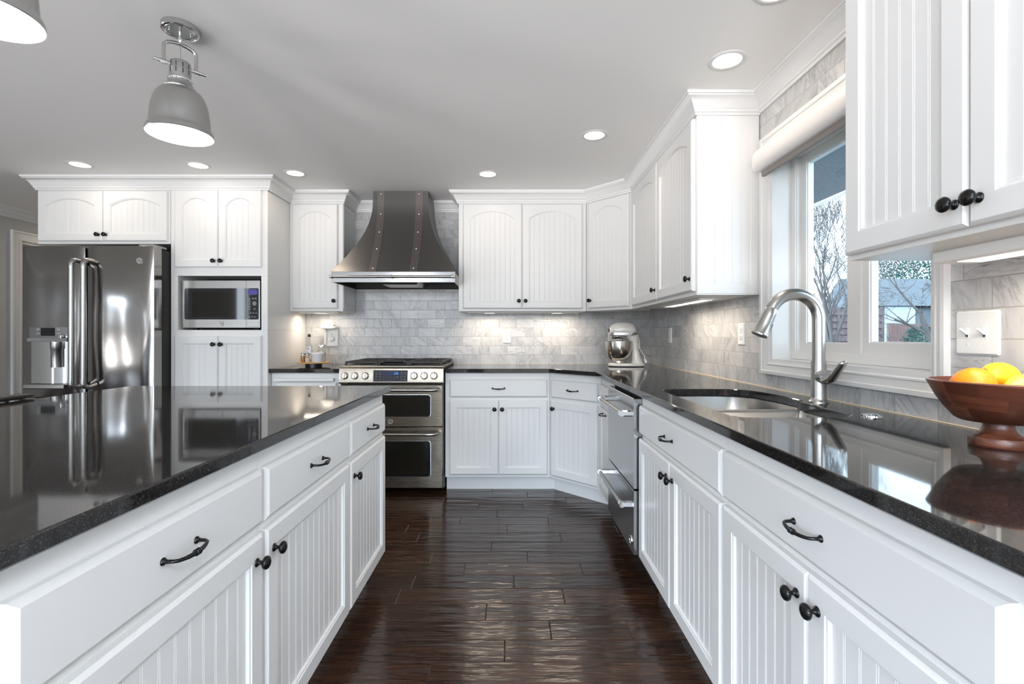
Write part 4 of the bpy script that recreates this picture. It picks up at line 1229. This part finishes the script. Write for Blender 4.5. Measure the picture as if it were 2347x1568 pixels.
for p, zb, nm in ((ccw(far), 26.5, 'far bowl'), (ccw(near), 28.0, 'near bowl')):
    mb = MB(); lay_ = [(p, zt), (offset_poly(p, .25), zt - .3), (offset_poly(p, .55), zb + 1.8), (offset_poly(p, .9), zb + .6), (offset_poly(p, 1.6), zb + .1), (offset_poly(p, 2.2), zb)]
    mb.stack(lay_, True, False); L_ = None
    mb.bm.faces.ensure_lookup_table()
    b0 = mb.build('basin', sinkm, t, 40)
    # remove the cap over the bowl's mouth, close the bottom
    me = b0.data; bm2 = bmesh.new(); bm2.from_mesh(me)
    capf = [f for f in bm2.faces if len(f.verts) > 6]
    bmesh.ops.delete(bm2, geom=capf, context='FACES_ONLY')
    low = [e for e in bm2.edges if e.is_boundary and all(v.co.z < (zb + .05) * S for v in e.verts)]
    bmesh.ops.triangle_fill(bm2, edges=low, use_beauty=True); bmesh.ops.recalc_face_normals(bm2, faces=bm2.faces); bm2.to_mesh(me); bm2.free()
    me.polygons.foreach_set('use_smooth', [True] * len(me.polygons))
    cx = sum(q[0] for q in p) / len(p); cy = sum(q[1] for q in p) / len(p)
    mb = MB(); mb.lathe([(1.7, zb + .02), (1.6, zb + .1), (1.2, zb + .06), (0, zb + .05)], 24, (cx, cy, 0), cap=False); mb.build('drain', chrome, b0, 40)

t = thing('faucet', 'brushed nickel gooseneck pull-down faucet behind the sink', 'faucet', (44.2, 70.1, 36.0))
mb = MB(); mb.lathe([(1.28, 0), (1.28, .12), (1.12, .3), (1.02, .45), (.98, .8), (.98, 5.9)], 28); mb.build('base_body', nickel, t, 40)
mb = MB(); mb.lathe([(.87, 5.9), (.87, 6.1)], 28); path = [(0, 0, 5.9), (0, 0, 8.5), (0, 0, 11.5)]; R = 3.55; cx = -R; cz = 11.9
for k in range(0, 19): a = math.radians(155 * k / 18); path.append((cx + R * math.cos(a), 0, cz + R * math.sin(a)))
mb.tube(path, [.86] * len(path), 24); mb.build('gooseneck', nickel, t, 50)
a = math.radians(155); p0 = Vector((cx + R * math.cos(a), 0, cz + R * math.sin(a))); dd = Vector((-math.sin(a), 0, math.cos(a))).normalized()
mb = MB(); mb.tube([p0, p0 + dd * .05, p0 + dd * 1.0, p0 + dd * 2.4, p0 + dd * 3.9, p0 + dd * 4.05, p0 + dd * 4.2], [.86, .9, .92, .98, 1.06, 1.14, 1.1], 24); sp_ = mb.build('spray_head', nickel, t, 40)
mb = MB(); mb.tube([p0 + dd * 4.12, p0 + dd * 4.23], .95, 20); mb.build('spray_face', rubber, sp_, 40)
mb = MB(); q_ = p0 + dd * 2.6 + Vector((dd.z * -.95, 0, dd.x * .95)); mb.tube([q_ - dd * .6, q_ + dd * .6], .22, 10); mb.build('spray_button', blackpl, sp_)
mb = MB(); mb.tube([(0, 0, 3.6), (.1, -.7, 3.7), (.15, -1.3, 3.75)], [.98, 1.02, .95], 20)
mb.tube([(.1, -.9, 3.3), (.1, -1.7, 3.15), (.15, -2.6, 3.55), (.2, -3.4, 4.35), (.25, -4.2, 5.2), (.28, -4.7, 5.75), (.3, -4.9, 6.0), (.3, -4.97, 6.1)], [.75, .8, .72, .62, .60, .56, .42, .2], 16, flat=.62)
mb.build('lever_handle', nickel, t, 50)
mb = MB(); mb.lathe([(1.12, 0), (1.1, .18), (.85, .3), (.8, .26), (.7, .34), (0, .38)], 32, cap=False)
o = mb.build('air_switch', chrome, None, 40, (42.5, 57.5, 36.0)); tag(o, 'small round chrome button on the counter right of the faucet', 'button')

# ------------------------------------------------------------------ fruit bowl
t = thing('fruit_bowl', 'footed red-brown wooden bowl holding fruit on the right counter', 'bowl', (41.95, 42.0, 36.0))
mb = MB(); mb.lathe([(0, 0), (1.9, 0), (1.97, .12), (1.97, .72), (1.9, .84), (1.45, 1.0), (1.2, 1.25), (1.05, 1.6), (1.0, 1.95), (1.02, 2.1)], 48, cap=False); mb.build('foot', bwood, t, 35)
mb = MB(); mb.lathe([(0, 2.0), (1.3, 2.02), (2.6, 2.2), (2.95, 2.4), (3.6, 3.25), (4.15, 4.15), (4.6, 5.1), (4.82, 5.55), (4.78, 5.64), (4.62, 5.66), (4.3, 5.0), (3.75, 4.0), (3.0, 3.0), (2.2, 2.65), (0, 2.55)], 64, cap=False); mb.build('bowl', bwood, t, 28)


def fruit(name, label, loc, r, sx, sz, material, rot, nip=0., group=None):
    t = thing(name, label, name, loc, 0, None)
    mb = MB(Matrix.Rotation(rot[2], 4, 'Z') @ Matrix.Rotation(rot[1], 4, 'Y')); n_ = 20; prof = []
    for k in range(n_ + 1):
        a = math.pi * k / n_; rr_ = r * math.sin(a); h = -r * math.cos(a) * sx
        if nip:
            e = max(0, abs(math.cos(a)) - .88) / .12
            h += math.copysign(nip * e, -math.cos(a)); rr_ += .16 * r * e * (1 - e)
        prof.append((max(rr_, 0) * sz, h))
    prof[0] = (0, prof[0][1]); prof[-1] = (0, prof[-1][1])
    mb.lathe(prof, 32, axis='x', cap=False); o = mb.build('flesh', material, t, 80)
    mb = MB(Matrix.Rotation(rot[2], 4, 'Z') @ Matrix.Rotation(rot[1], 4, 'Y')); mb.lathe([(.16, 0), (.13, .07), (0, .08)], 8, (prof[0][1] - .04, 0, 0), '-x'); mb.build('stem_end', bwood, o)
    return t


fruit('orange', 'bright orange fruit at the left in the wooden bowl', (40.3, 42.6, 41.0), 1.62, 1.08, 1., orange, (0, 1.1, 2.5))
fruit('lemon', 'smooth golden lemon lying on top at the back of the wooden bowl', (43.35, 43.3, 41.75), 1.4, 1.28, 1., lemon, (0, .15, .5), .22)
fruit('lemon', 'knobbly greenish-yellow lemon at the front of the wooden bowl', (42.4, 40.1, 41.0), 1.32, 1.22, 1., lime, (0, .1, .15), .3)

# ------------------------------------------------------------------ electrical plates
def plate(name, label, loc, rot, wd, ht, kind):
    t = thing(name, label, 'light switch' if kind == 'switch' else 'outlet', loc, rot)
    M = Matrix(((1, 0, 0, 0), (0, 0, -1, 0), (0, 1, 0, 0), (0, 0, 0, 1)))
    mb = MB(M); P = rrect(-wd / 2, -ht / 2, wd / 2, ht / 2, .22, 3); mb.stack([(P, 0), (P, .06), (offset_poly(P, .18), .24)]); p_ = mb.build('cover_plate', plastic, t, 30)
    if kind == 'switch':
        for u in (-.92, .92):
            mb = MB(M); mb.box(u - .2, -.5, .2, u + .2, .5, .3, .03); b0 = mb.build('switch_bezel', plastic, t)
            mb = MB(M); mb.tube([(u, -.1, .2), (u, .15, .55), (u, .42, 1.0)], [.17, .17, .12], 10); mb.build('toggle', plastic, b0, 50)
            mb = MB(M); mb.box(u - .14, -.4, .29, u + .14, -.05, .31); mb.build('toggle_slot', slot, b0)
            for v in (-1.2, 1.2): mb = MB(M); mb.lathe([(.13, .2), (.12, .27), (0, .29)], 12, (u, v, 0)); mb.build('screw', trimw, p_)
    else:
        for v in (-.78, .78):
            mb = MB(M); P = rrect(-.68, v - .55, .68, v + .55, .4, 5); mb.stack([(P, .2), (P, .31), (offset_poly(P, .05), .33)]); r_ = mb.build('receptacle', plastic, t, 30)
            mb = MB(M)
            for u in (-.25, .25): mb.box(u - .05, v - .02, .32, u + .05, v + .3, .34)
            mb.lathe([(.1, .32), (.1, .34), (0, .34)], 10, (0, v - .25, 0)); mb.build('socket_slots', slot, r_, 0)
        mb = MB(M); mb.lathe([(.12, .2), (.1, .27), (0, .28)], 12, (0, 0, 0)); mb.build('screw', trimw, p_)
    return t


plate('light_switch', 'white double toggle light switch on the tiled wall above the wooden bowl', (RX - .02, 49.4, 45.8), -90, 4.6, 4.5, 'switch')
plate('wall_outlet', 'white wall outlet beside the window, left of the faucet', (RX - .02, 99.9, 45.9), -90, 2.85, 4.6, 'outlet')
plate('wall_outlet', 'white wall outlet on the side wall near the corner, right of the stand mixer', (RX - .02, 144.8, 45.7), -90, 2.85, 4.6, 'outlet')
plate('wall_outlet', 'white wall outlet on the back wall right of the range', (-1.3, BY - .02, 45.3), 0, 2.85, 4.6, 'outlet')
plate('wall_outlet', 'white outlet plate half hidden behind the stand mixer', (34.5, BY - .02, 45.5), 0, 2.85, 4.6, 'outlet')

# outlet shelf left of the range
t = thing('outlet_shelf', 'white outlet cover with a small shelf left of the range', 'outlet shelf', (-60.9, BY - .02, 45.2))
M = Matrix(((1, 0, 0, 0), (0, 0, -1, 0), (0, 1, 0, 0), (0, 0, 0, 1)))
mb = MB(M); P = rrect(-2.3, -3.3, 2.35, 3.2, .35, 4); mb.stack([(P, 0), (P, .25), (offset_poly(P, .25), .4)]); mb.build('back_plate', plastic, t, 30)
mb = MB(M)
for sx in (-1, 1):
    o0 = [(sx * 2.3, -2.6), (sx * 1.55, -2.6), (sx * 1.5, 2.6), (sx * 2.3, 2.9)]; mb.prism(o0, .3, .95, .1)
mb.build('side_rib', plastic, t, 40)
mb = MB(); P = rrect(-2.6, -4.3, 2.4, 0, .8, 5); mb.stack([(offset_poly(P, .25), 2.6), (P, 2.9), (P, 3.25), (offset_poly(P, .1), 3.4)]); mb.build('shelf', plastic, t, 40)
mb = MB(M); mb.lathe([(.66, .35), (.66, .5), (.6, .53), (0, .53)], 24, (.25, .75, 0)); r_ = mb.build('receptacle', plastic, t, 35)
mb = MB(M)
for u in (.03, .42): mb.box(u - .05, .75, .52, u + .05, 1.05, .55)
mb.lathe([(.09, .52), (.09, .55), (0, .55)], 10, (.22, .5, 0)); mb.build('socket_slots', slot, r_, 0)
t = thing('plug_in_disc', 'round white plug-in device in the outlet shelf\'s lower socket', 'plug', (-60.85, BY - .45, 44.5))
mb = MB(M); mb.lathe([(.75, 0), (.98, .1), (1.0, .5), (.95, .68), (.8, .76), (0, .8)], 32); mb.build('plug_body', plastic, t, 40)
t = thing('smart_speaker', 'white puck-shaped device lying on the outlet shelf', 'speaker', (-61.2, 163.9, 48.61))
mb = MB(); mb.lathe([(1.3, 0), (1.55, .05), (1.85, .35), (1.95, .75), (1.85, 1.05), (1.55, 1.25), (0, 1.3)], 36); mb.build('puck', plastic, t, 40)
mb = MB(); pts = [(.9 * math.cos(math.pi * k / 12) * .7, 1.0, 1.0 + 1.2 * math.sin(math.pi * k / 12)) for k in range(13)]; mb.tube(pts, .05, 6); mb.build('cord_loop', plastic, t)

# wooden turntable tray with jars
t = thing('turntable_tray', 'round pine turntable tray on the counter left of the range', 'tray', (-62.8, 155.5, 36.0))
mb = MB(); mb.lathe([(0, .82), (4.7, .82), (4.98, .9), (5.0, 1.1), (4.9, 1.2), (4.7, 1.22), (0, 1.2)], 48, cap=False); mb.build('tray_top', tray_wood, t, 40)
mb = MB(); mb.lathe([(2.55, 0), (2.55, .82)], 36); mb.build('turntable_base', blackpl, t)
TZ = 37.215


def jar(name, label, cat, loc, prof, material, lid, contents=None, lidm=None):
    t = thing(name, label, cat, loc)
    mb = MB(); mb.lathe(prof, 24, cap=False); mb.build('glass' if material is jarglass else 'tub', material, t, 40)
    if contents: mb = MB(); mb.lathe(contents[0], 20); mb.build('contents', contents[1], t, 40)
    if lid: mb = MB(); mb.lathe(lid, 24); mb.build('lid', lidm or chrome, t, 40)
    return t


t = jar('oil_bottle', 'tall clear oil bottle with a pour spout and lettered label on the tray', 'bottle', (-64.7, 156.6, TZ),
        [(0, .02), (.9, .02), (.98, .15), (.98, 4.6), (.9, 5.2), (.6, 5.9), (.4, 6.3), (.36, 7.6), (.42, 7.7), (.42, 8.0)], jarglass, None, ([(0, .12), (.86, .12), (.86, 2.2)], mat('pale_oil', (.62, .60, .46), .2)))
mb = MB(); mb.lathe([(.44, 8.0), (.5, 8.1), (.5, 8.5), (.38, 8.6), (.38, 8.9)], 16); mb.build('stopper', blackpl, t)
mb = MB(); mb.tube([(0, 0, 8.8), (0, 0, 9.6), (.05, -.1, 10.8)], [.12, .1, .09], 8); mb.build('pour_spout', chrome, t)
mb = MB(); rows = []
for z in (.8, 5.0): rows.append(mb.loop([(1.0 * math.sin(a), -1.0 * math.cos(a), z) for a in [(-1.0 + 2.0 * k / 10) for k in range(11)]]))
mb.bridge(rows[0], rows[1], False); lb = mb.build('label', labelm, t, 60)
for ch, z in (('O', 4.2), ('L', 3.1), ('I', 2.1), ('O', 1.2)): text(ch, 'label_letter', 1.05, inkm, lb, facing('front', (0, -1.03, z)))
jar('spice_jar', 'small amber spice jar at the front left of the tray', 'jar', (-65.3, 153.3, TZ), [(0, .02), (.68, .02), (.72, .1), (.72, 2.1), (.64, 2.35)], jarglass, [(.7, 2.35), (.7, 2.8), (.66, 2.85)], ([(0, .1), (.67, .1), (.67, 2.0)], amber), MATS['brushed_steel'])
jar('spice_jar', 'small jar of white crystals beside the amber jar on the tray', 'jar', (-63.75, 152.9, TZ), [(0, .02), (.68, .02), (.72, .1), (.72, 2.1), (.64, 2.35)], jarglass, [(.7, 2.35), (.7, 2.8), (.66, 2.85)], ([(0, .1), (.67, .1), (.67, 1.4)], salt), MATS['brushed_steel'])
jar('lidded_tub', 'frosted white plastic tub with lid at the front right of the tray', 'tub', (-60.9, 153.7, TZ), [(0, .02), (1.55, .02), (1.62, .2), (1.78, 2.5)], tubm, [(1.9, 2.5), (1.92, 2.6), (1.92, 2.85), (1.85, 2.92)], None, plastic)
jar('glass_jar', 'clear jar with a chrome lid behind the white tub on the tray', 'jar', (-61.1, 157.7, TZ), [(0, .02), (1.3, .02), (1.38, .15), (1.38, 4.4), (1.3, 4.7)], jarglass, [(1.42, 4.7), (1.42, 5.2), (1.3, 5.3)], ([(0, .1), (1.25, .1), (1.25, 2.9), (.9, 3.3)], salt))

# ------------------------------------------------------------------ stand mixer
t = thing('stand_mixer', 'cream stand mixer with steel bowl in the counter corner', 'mixer', (33.6, 152.0, 36.0), -6)
mb = MB(); P = []
for k in range(40):
    a = 2 * math.pi * k / 40; x = 2.3 + 5.6 * math.cos(a); wdt = 3.0 + .7 * math.cos(a - math.pi) * .6
    P.append((x, math.copysign(abs(math.sin(a)) ** .8, math.sin(a)) * wdt))
P = ccw(P); mb.stack([(offset_poly(P, .15), .15), (P, .3), (P, .7), (offset_poly(P, .2), 1.0), (offset_poly(P, .7), 1.15)]); mb.build('base', mixw, t, 45)
mb = MB(); mb.stack([(offset_poly(P, .3), 0), (offset_poly(P, .2), .16)]); mb.build('base_foot', blackpl, t)
mb = MB()
lay_ = []
for cx_, hx, hy, z in ((5.6, 1.9, 1.9, 1.0), (5.4, 1.5, 1.55, 2.2), (5.1, 1.25, 1.35, 4.0), (4.8, 1.2, 1.3, 6.5), (4.4, 1.5, 1.5, 8.2), (4.1, 1.9, 1.6, 9.2), (4.1, 2.0, 1.7, 9.8)):
    lay_.append(([(cx_ + hx * math.cos(2 * math.pi * k / 20), hy * math.sin(2 * math.pi * k / 20)) for k in range(20)], z))
mb.stack(lay_); mb.build('column', mixw, t, 60)
mb = MB()
for nm_, seq in (('h', [(-2.95, .5, 11.0), (-2.85, 1.15, 11.0), (-2.4, 1.75, 11.15), (-1.4, 2.15, 11.4), (0, 2.35, 11.5), (2.0, 2.35, 11.5), (3.6, 2.2, 11.45), (4.6, 1.8, 11.3), (5.2, 1.1, 11.1), (5.35, .3, 11.0)]),):
    rows = []
    for x, r, zc in seq:
        rows.append(mb.loop([(x, .92 * r * math.cos(2 * math.pi * k / 24), max(zc + r * 1.0 * math.sin(2 * math.pi * k / 24), 9.35)) for k in range(24)]))
    for a_, b_ in zip(rows, rows[1:]): mb.bridge(a_, b_)
    mb.face(rows[0]); mb.face(list(reversed(rows[-1])))
hd = mb.build('motor_head', mixw, t, 50)
mb = MB(); mb.lathe([(.6, 0), (.6, .3), (.45, .35), (.45, .2), (0, .2)], 20, (-2.85, 0, 11.2), '-x'); mb.build('hub', blackpl, hd, 40)
mb = MB(); P = rrect(-2.75, -2.22, 5.3, 2.22, 1.6, 6); mb.stack([(P, 9.75), (P, 10.5)]); mb.build('trim_band', steelh, hd, 40)
mb = MB(); mb.lathe([(.27, 0), (.27, .5), (0, .55)], 12, (3.7, -2.2, 9.85), '-y'); mb.tube([(3.0, -2.2, 10.2), (3.0, -2.5, 10.2)], .16, 8); mb.build('speed_lever', blackpl, hd)
mb = MB(); mb.lathe([(2.1, 9.4), (2.05, 9.0), (1.9, 8.75), (1.7, 8.6), (0, 8.6)], 28, (-.5, 0, 0), cap=False); mb.build('planetary_ring', chrome, hd, 40)
mb = MB(); mb.lathe([(1.5, 8.6), (1.4, 8.2), (.9, 8.1), (.55, 7.9), (.5, 7.3), (.3, 7.2), (.3, 6.6), (0, 6.6)], 24, (-.4, 0, 0), cap=False); mb.build('beater_shaft', mixw, hd, 40)
mb = MB(); prof = [(1.75, 1.12), (1.8, 1.3), (1.75, 1.75), (1.9, 1.9), (2.5, 2.2), (3.2, 3.0), (3.75, 4.2), (4.05, 5.4), (4.18, 6.6), (4.22, 7.7), (4.34, 7.75), (4.34, 7.85), (4.15, 7.85), (4.08, 6.6), (3.9, 5.2), (3.5, 3.9), (2.9, 2.9), (0, 2.3)]
mb.lathe(prof, 48, cap=False); mb.build('mixing_bowl', bowlm_, t, 40)
mb = MB(); mb.tube([(5.9, -.6, 9.0), (6.2, -1.2, 7.4), (6.1, -1.8, 5.6), (6.8, -2.0, 4.3), (7.4, -2.1, 3.6), (7.6, -2.2, 2.4)], .11, 8)
for k in range(5): mb.tube([(5.2, -1.5, 7.2 - .35 * k), (5.9, -1.7, 7.0 - .35 * k), (6.2, -1.4, 7.2 - .35 * k)], .08, 6)
mb.tube([(7.55, -2.2, 2.5), (7.75, -2.3, 1.9), (7.9, -2.35, 1.3)], [.2, .38, .42], 10); mb.build('power_cord', mixw, t, 50)
mb = MB()
for dx in (-.15, .15): mb.tube([(7.95 + dx, -2.4, 1.3), (8.0 + dx, -2.45, .7)], .05, 6)
mb.build('plug_prong', chrome, t)

# ------------------------------------------------------------------ stool
t = thing('counter_stool', 'dark wooden counter stool at the left end of the island', 'stool', (-81.8, 65.3, 0))
mb = MB(); mb.box(-8, -8, 22.8, 8, 8, 24.2, .3); mb.build('seat', stoolm, t)
mb = MB(); P = rrect(-7.6, -7.6, 7.6, 7.6, 1.5, 4); mb.stack([(P, 24.21), (P, 25.4), (offset_poly(P, .8), 26)]); mb.build('cushion', seatm, t, 40)
for sx in (-1, 1):
    for sy in (-1, 1):
        mb = MB(); h = 36.0 if sx > 0 else 22.8
        mb.tube([(sx * 8.3, sy * 8.1, 0), (sx * 7.4, sy * 7.6, 22), (sx * 7.7, sy * 7.7, 28), (sx * 8.4, sy * 7.9, h)] if h > 30 else [(sx * 8.3, sy * 8.1, 0), (sx * 7.2, sy * 7.4, h)], [.8, .85, .8, .6] if h > 30 else [.75, .85], 10); mb.build('leg', stoolm, t, 50)
mb = MB(); pts = [(8.5 + .25 * math.cos(math.pi * k / 10 - H), -9.4 + 18.8 * k / 10, 36.45) for k in range(11)]
mb.tube(pts, [.35] + [.62] * 9 + [.35], 12, flat=.7); mb.build('top_rail', stoolm, t, 50)
for z in (8, 14): mb = MB(); mb.tube([(-7.8, -7.8, z), (-7.8, 7.8, z)], .4, 8); mb.build('stretcher', stoolm, t)
for k in range(5): mb = MB(); y = -5.6 + 2.8 * k; mb.tube([(7.3, y, 24.0), (8.5, y, 36.2)], .3, 8); mb.build('back_spindle', stoolm, t)

# ------------------------------------------------------------------ outdoors
mb = MB(); g_ = [(56, -14), (120, -10), (330, 10), (520, 20), (900, 21.4), (3000, 21.4)]
a = mb.loop([(x, -300, z) for x, z in g_]); b_ = mb.loop([(x, 3500, z) for x, z in g_]); mb.bridge(a, b_, False)
struct(mb.build('ground', groundm, smooth=60), 'frosty lawn outside the window', 'ground')
mb = MB(); mb.box(55, 30, 97, 118, 420, 101); struct(mb.build('roof_soffit', stucco), 'gray stucco porch soffit outside the window', 'soffit')
mb = MB(); mb.box(118.02, 30, 96.2, 119.6, 420, 108); struct(mb.build('trim_8', trimw), 'white porch edge outside the window', 'trim')

t = thing('slatted_fence', 'brown fence of horizontal slats behind the bare tree', 'fence', (540, 900, 21.3))
mb = MB()
for k in range(12): mb.box(0, 0 if k % 2 else -3, 2.4 + 6 * k, 146, 1.2 if k % 2 else -1.8, 8.6 + 6 * k)
mb.build('slats', fencem, t)
for x in (0, 60, 142): mb = MB(); mb.box(x, -2, 0, x + 5, 3, 77); mb.build('fence_post', fencem, t)
t = thing('board_fence', 'reddish solid board fence in front of the white house', 'fence', (762, 985, 21.3))
mb = MB()
for k in range(24): mb.box(k * 6.2, 0, 0, k * 6.2 + 6.0, 1, 50 - .2 * k)
mb.build('boards', fencer, t)
for x in (0, 72, 146): mb = MB(); mb.box(x, 1, 0, x + 4, 5, 50); mb.build('fence_post', fencer, t)
t = thing('neighbor_house', 'white-sided neighbor house beyond the board fence', 'house', (1130, 1500, 21.3))
mb = MB()
for k in range(16): mb.box(20, -1 if k % 2 else 0, 7.2 * k, 112, 10, 7.2 * k + 6.6)
mb.box(22, .2, 0, 110, 160, 114); mb.build('siding_wall', siding, t)
mb = MB(); a = mb.loop([(-60, -10, 116), (-60, 90, 210), (-60, 190, 116)]); b_ = mb.loop([(230, -10, 116), (230, 90, 210), (230, 190, 116)]); mb.bridge(a, b_); mb.face(a); mb.face(list(reversed(b_))); mb.build('roof', roofm, t, 20)
mb = MB(); mb.box(112, 20, 0, 210, 150, 114); mb.build('side_wing', roofm, t)


def tree(name, label, base, seed, height, r0, stems, depth, spread, upright, len0=.42, twigs=1.):
    rnd = random.Random(seed)
    t = thing(name, label, 'tree', base)
    tm = MB(); bmh = MB()

    def grow(mb, p, d, ln, r, lv):
        n_ = 3; pts = [p]; rs = [r]; dd_ = d.copy()
        for i in range(n_):
            dd_ = (dd_ + Vector((rnd.gauss(0, .10), rnd.gauss(0, .10), rnd.gauss(0, .06) + (.05 * upright))) ).normalized()
            pts.append(pts[-1] + dd_ * ln / n_); rs.append(r * (1 - .38 * (i + 1) / n_))
        mb.tube(pts, rs, 5 if lv < 2 else 3, cap=False)
        if lv >= depth: return
        kids = 3 if lv < 2 else int(2 + rnd.random() * 1.6 * twigs)
        for k in range(kids):
            f = rnd.uniform(.35, 1.0) if k else 1.0
            i = min(int(f * n_), n_ - 1); q = pts[i].lerp(pts[i + 1], f * n_ - i)
            side_ = Vector((rnd.gauss(0, 1), rnd.gauss(0, 1), rnd.gauss(0, .4))).normalized()
            nd = (dd_ + side_ * spread * (.5 if k == 0 else 1.0) + Vector((0, 0, .25 * upright))).normalized()
            grow(bmh, q, nd, ln * rnd.uniform(.62, .82), max(rs[-1] * rnd.uniform(.55, .85), .22), lv + 1)
    for k in range(stems):
        a = 2 * math.pi * k / max(stems, 1) + .6
        d0 = Vector((math.cos(a) * .14, math.sin(a) * .14, 1)).normalized() if stems > 1 else Vector((-.15, 0, 1)).normalized()
        grow(tm, Vector((math.cos(a) * 2, math.sin(a) * 2, 0)), d0, height * len0, r0, 0)
    tm.build('trunk', barkm, t, 60); bmh.build('branches', barkm, t, 0)
    return t


tree('bare_tree', 'bare upright tree seen through the left window pane', (525, 798, 20), 11, 275, 3.2, 5, 7, .60, .9, .33, 1.1)
tree('bare_tree', 'bare spreading tree at the right window pane\'s edge', (562, 650, 19), 5, 190, 4.6, 1, 7, 1.0, .12, .33, 1.1)
tree('bare_tree', 'distant bare tree far behind the slatted fence', (800, 1260, 21), 8, 260, 3.4, 3, 6, .7, .6, .34, 1.1)


def bush(name, label, loc, rx, rz, seed, count, k_=1.):
    rnd = random.Random(seed); t = thing(name, label, 'shrub', loc)
    mb = MB()
    for k in range(count):
        a = rnd.uniform(0, 2 * math.pi); h = rnd.random(); rr_ = rx * math.sqrt(max(0, 1 - (h - .35) ** 2 / .5)) * rnd.uniform(.55, 1)
        p = Vector((rr_ * math.cos(a), rr_ * math.sin(a), h * rz)); d = (Vector((math.cos(a), math.sin(a), .8)) + Vector((rnd.gauss(0, .4), rnd.gauss(0, .4), rnd.gauss(0, .4)))).normalized()
        s_ = d.cross(Vector((0, 0, 1))).normalized() * rnd.uniform(.8, 1.6) * k_; ln = rnd.uniform(3, 6) * k_
        mb.face(mb.loop([p - s_, p + d * ln * .5 - s_ * .7, p + d * ln, p + d * ln * .5 + s_ * .7, p + s_]))
    mb.build('foliage', needle, t, 0)
    mb = MB(); mb.lathe([(2, 0), (1.5, rz * .5), (0, rz * .9)], 8); mb.build('stem', barkm, t)
    return t


bush('evergreen_shrub', 'dark green shrub in front of the board fence', (700, 830, 21), 30, 38, 3, 1500)
bush('evergreen_tree', 'tall dark evergreen behind the white house', (1650, 2000, 21), 190, 520, 4, 26000, 2.1)
mb = MB(); mb.box(600, 742, 19, 652, 760, 24, .8)
tag(mb.build('planter_wall', mat('pale_stone', (.62, .70, .73), .8)), 'low pale stone edging on the lawn below the board fence', 'garden edging')
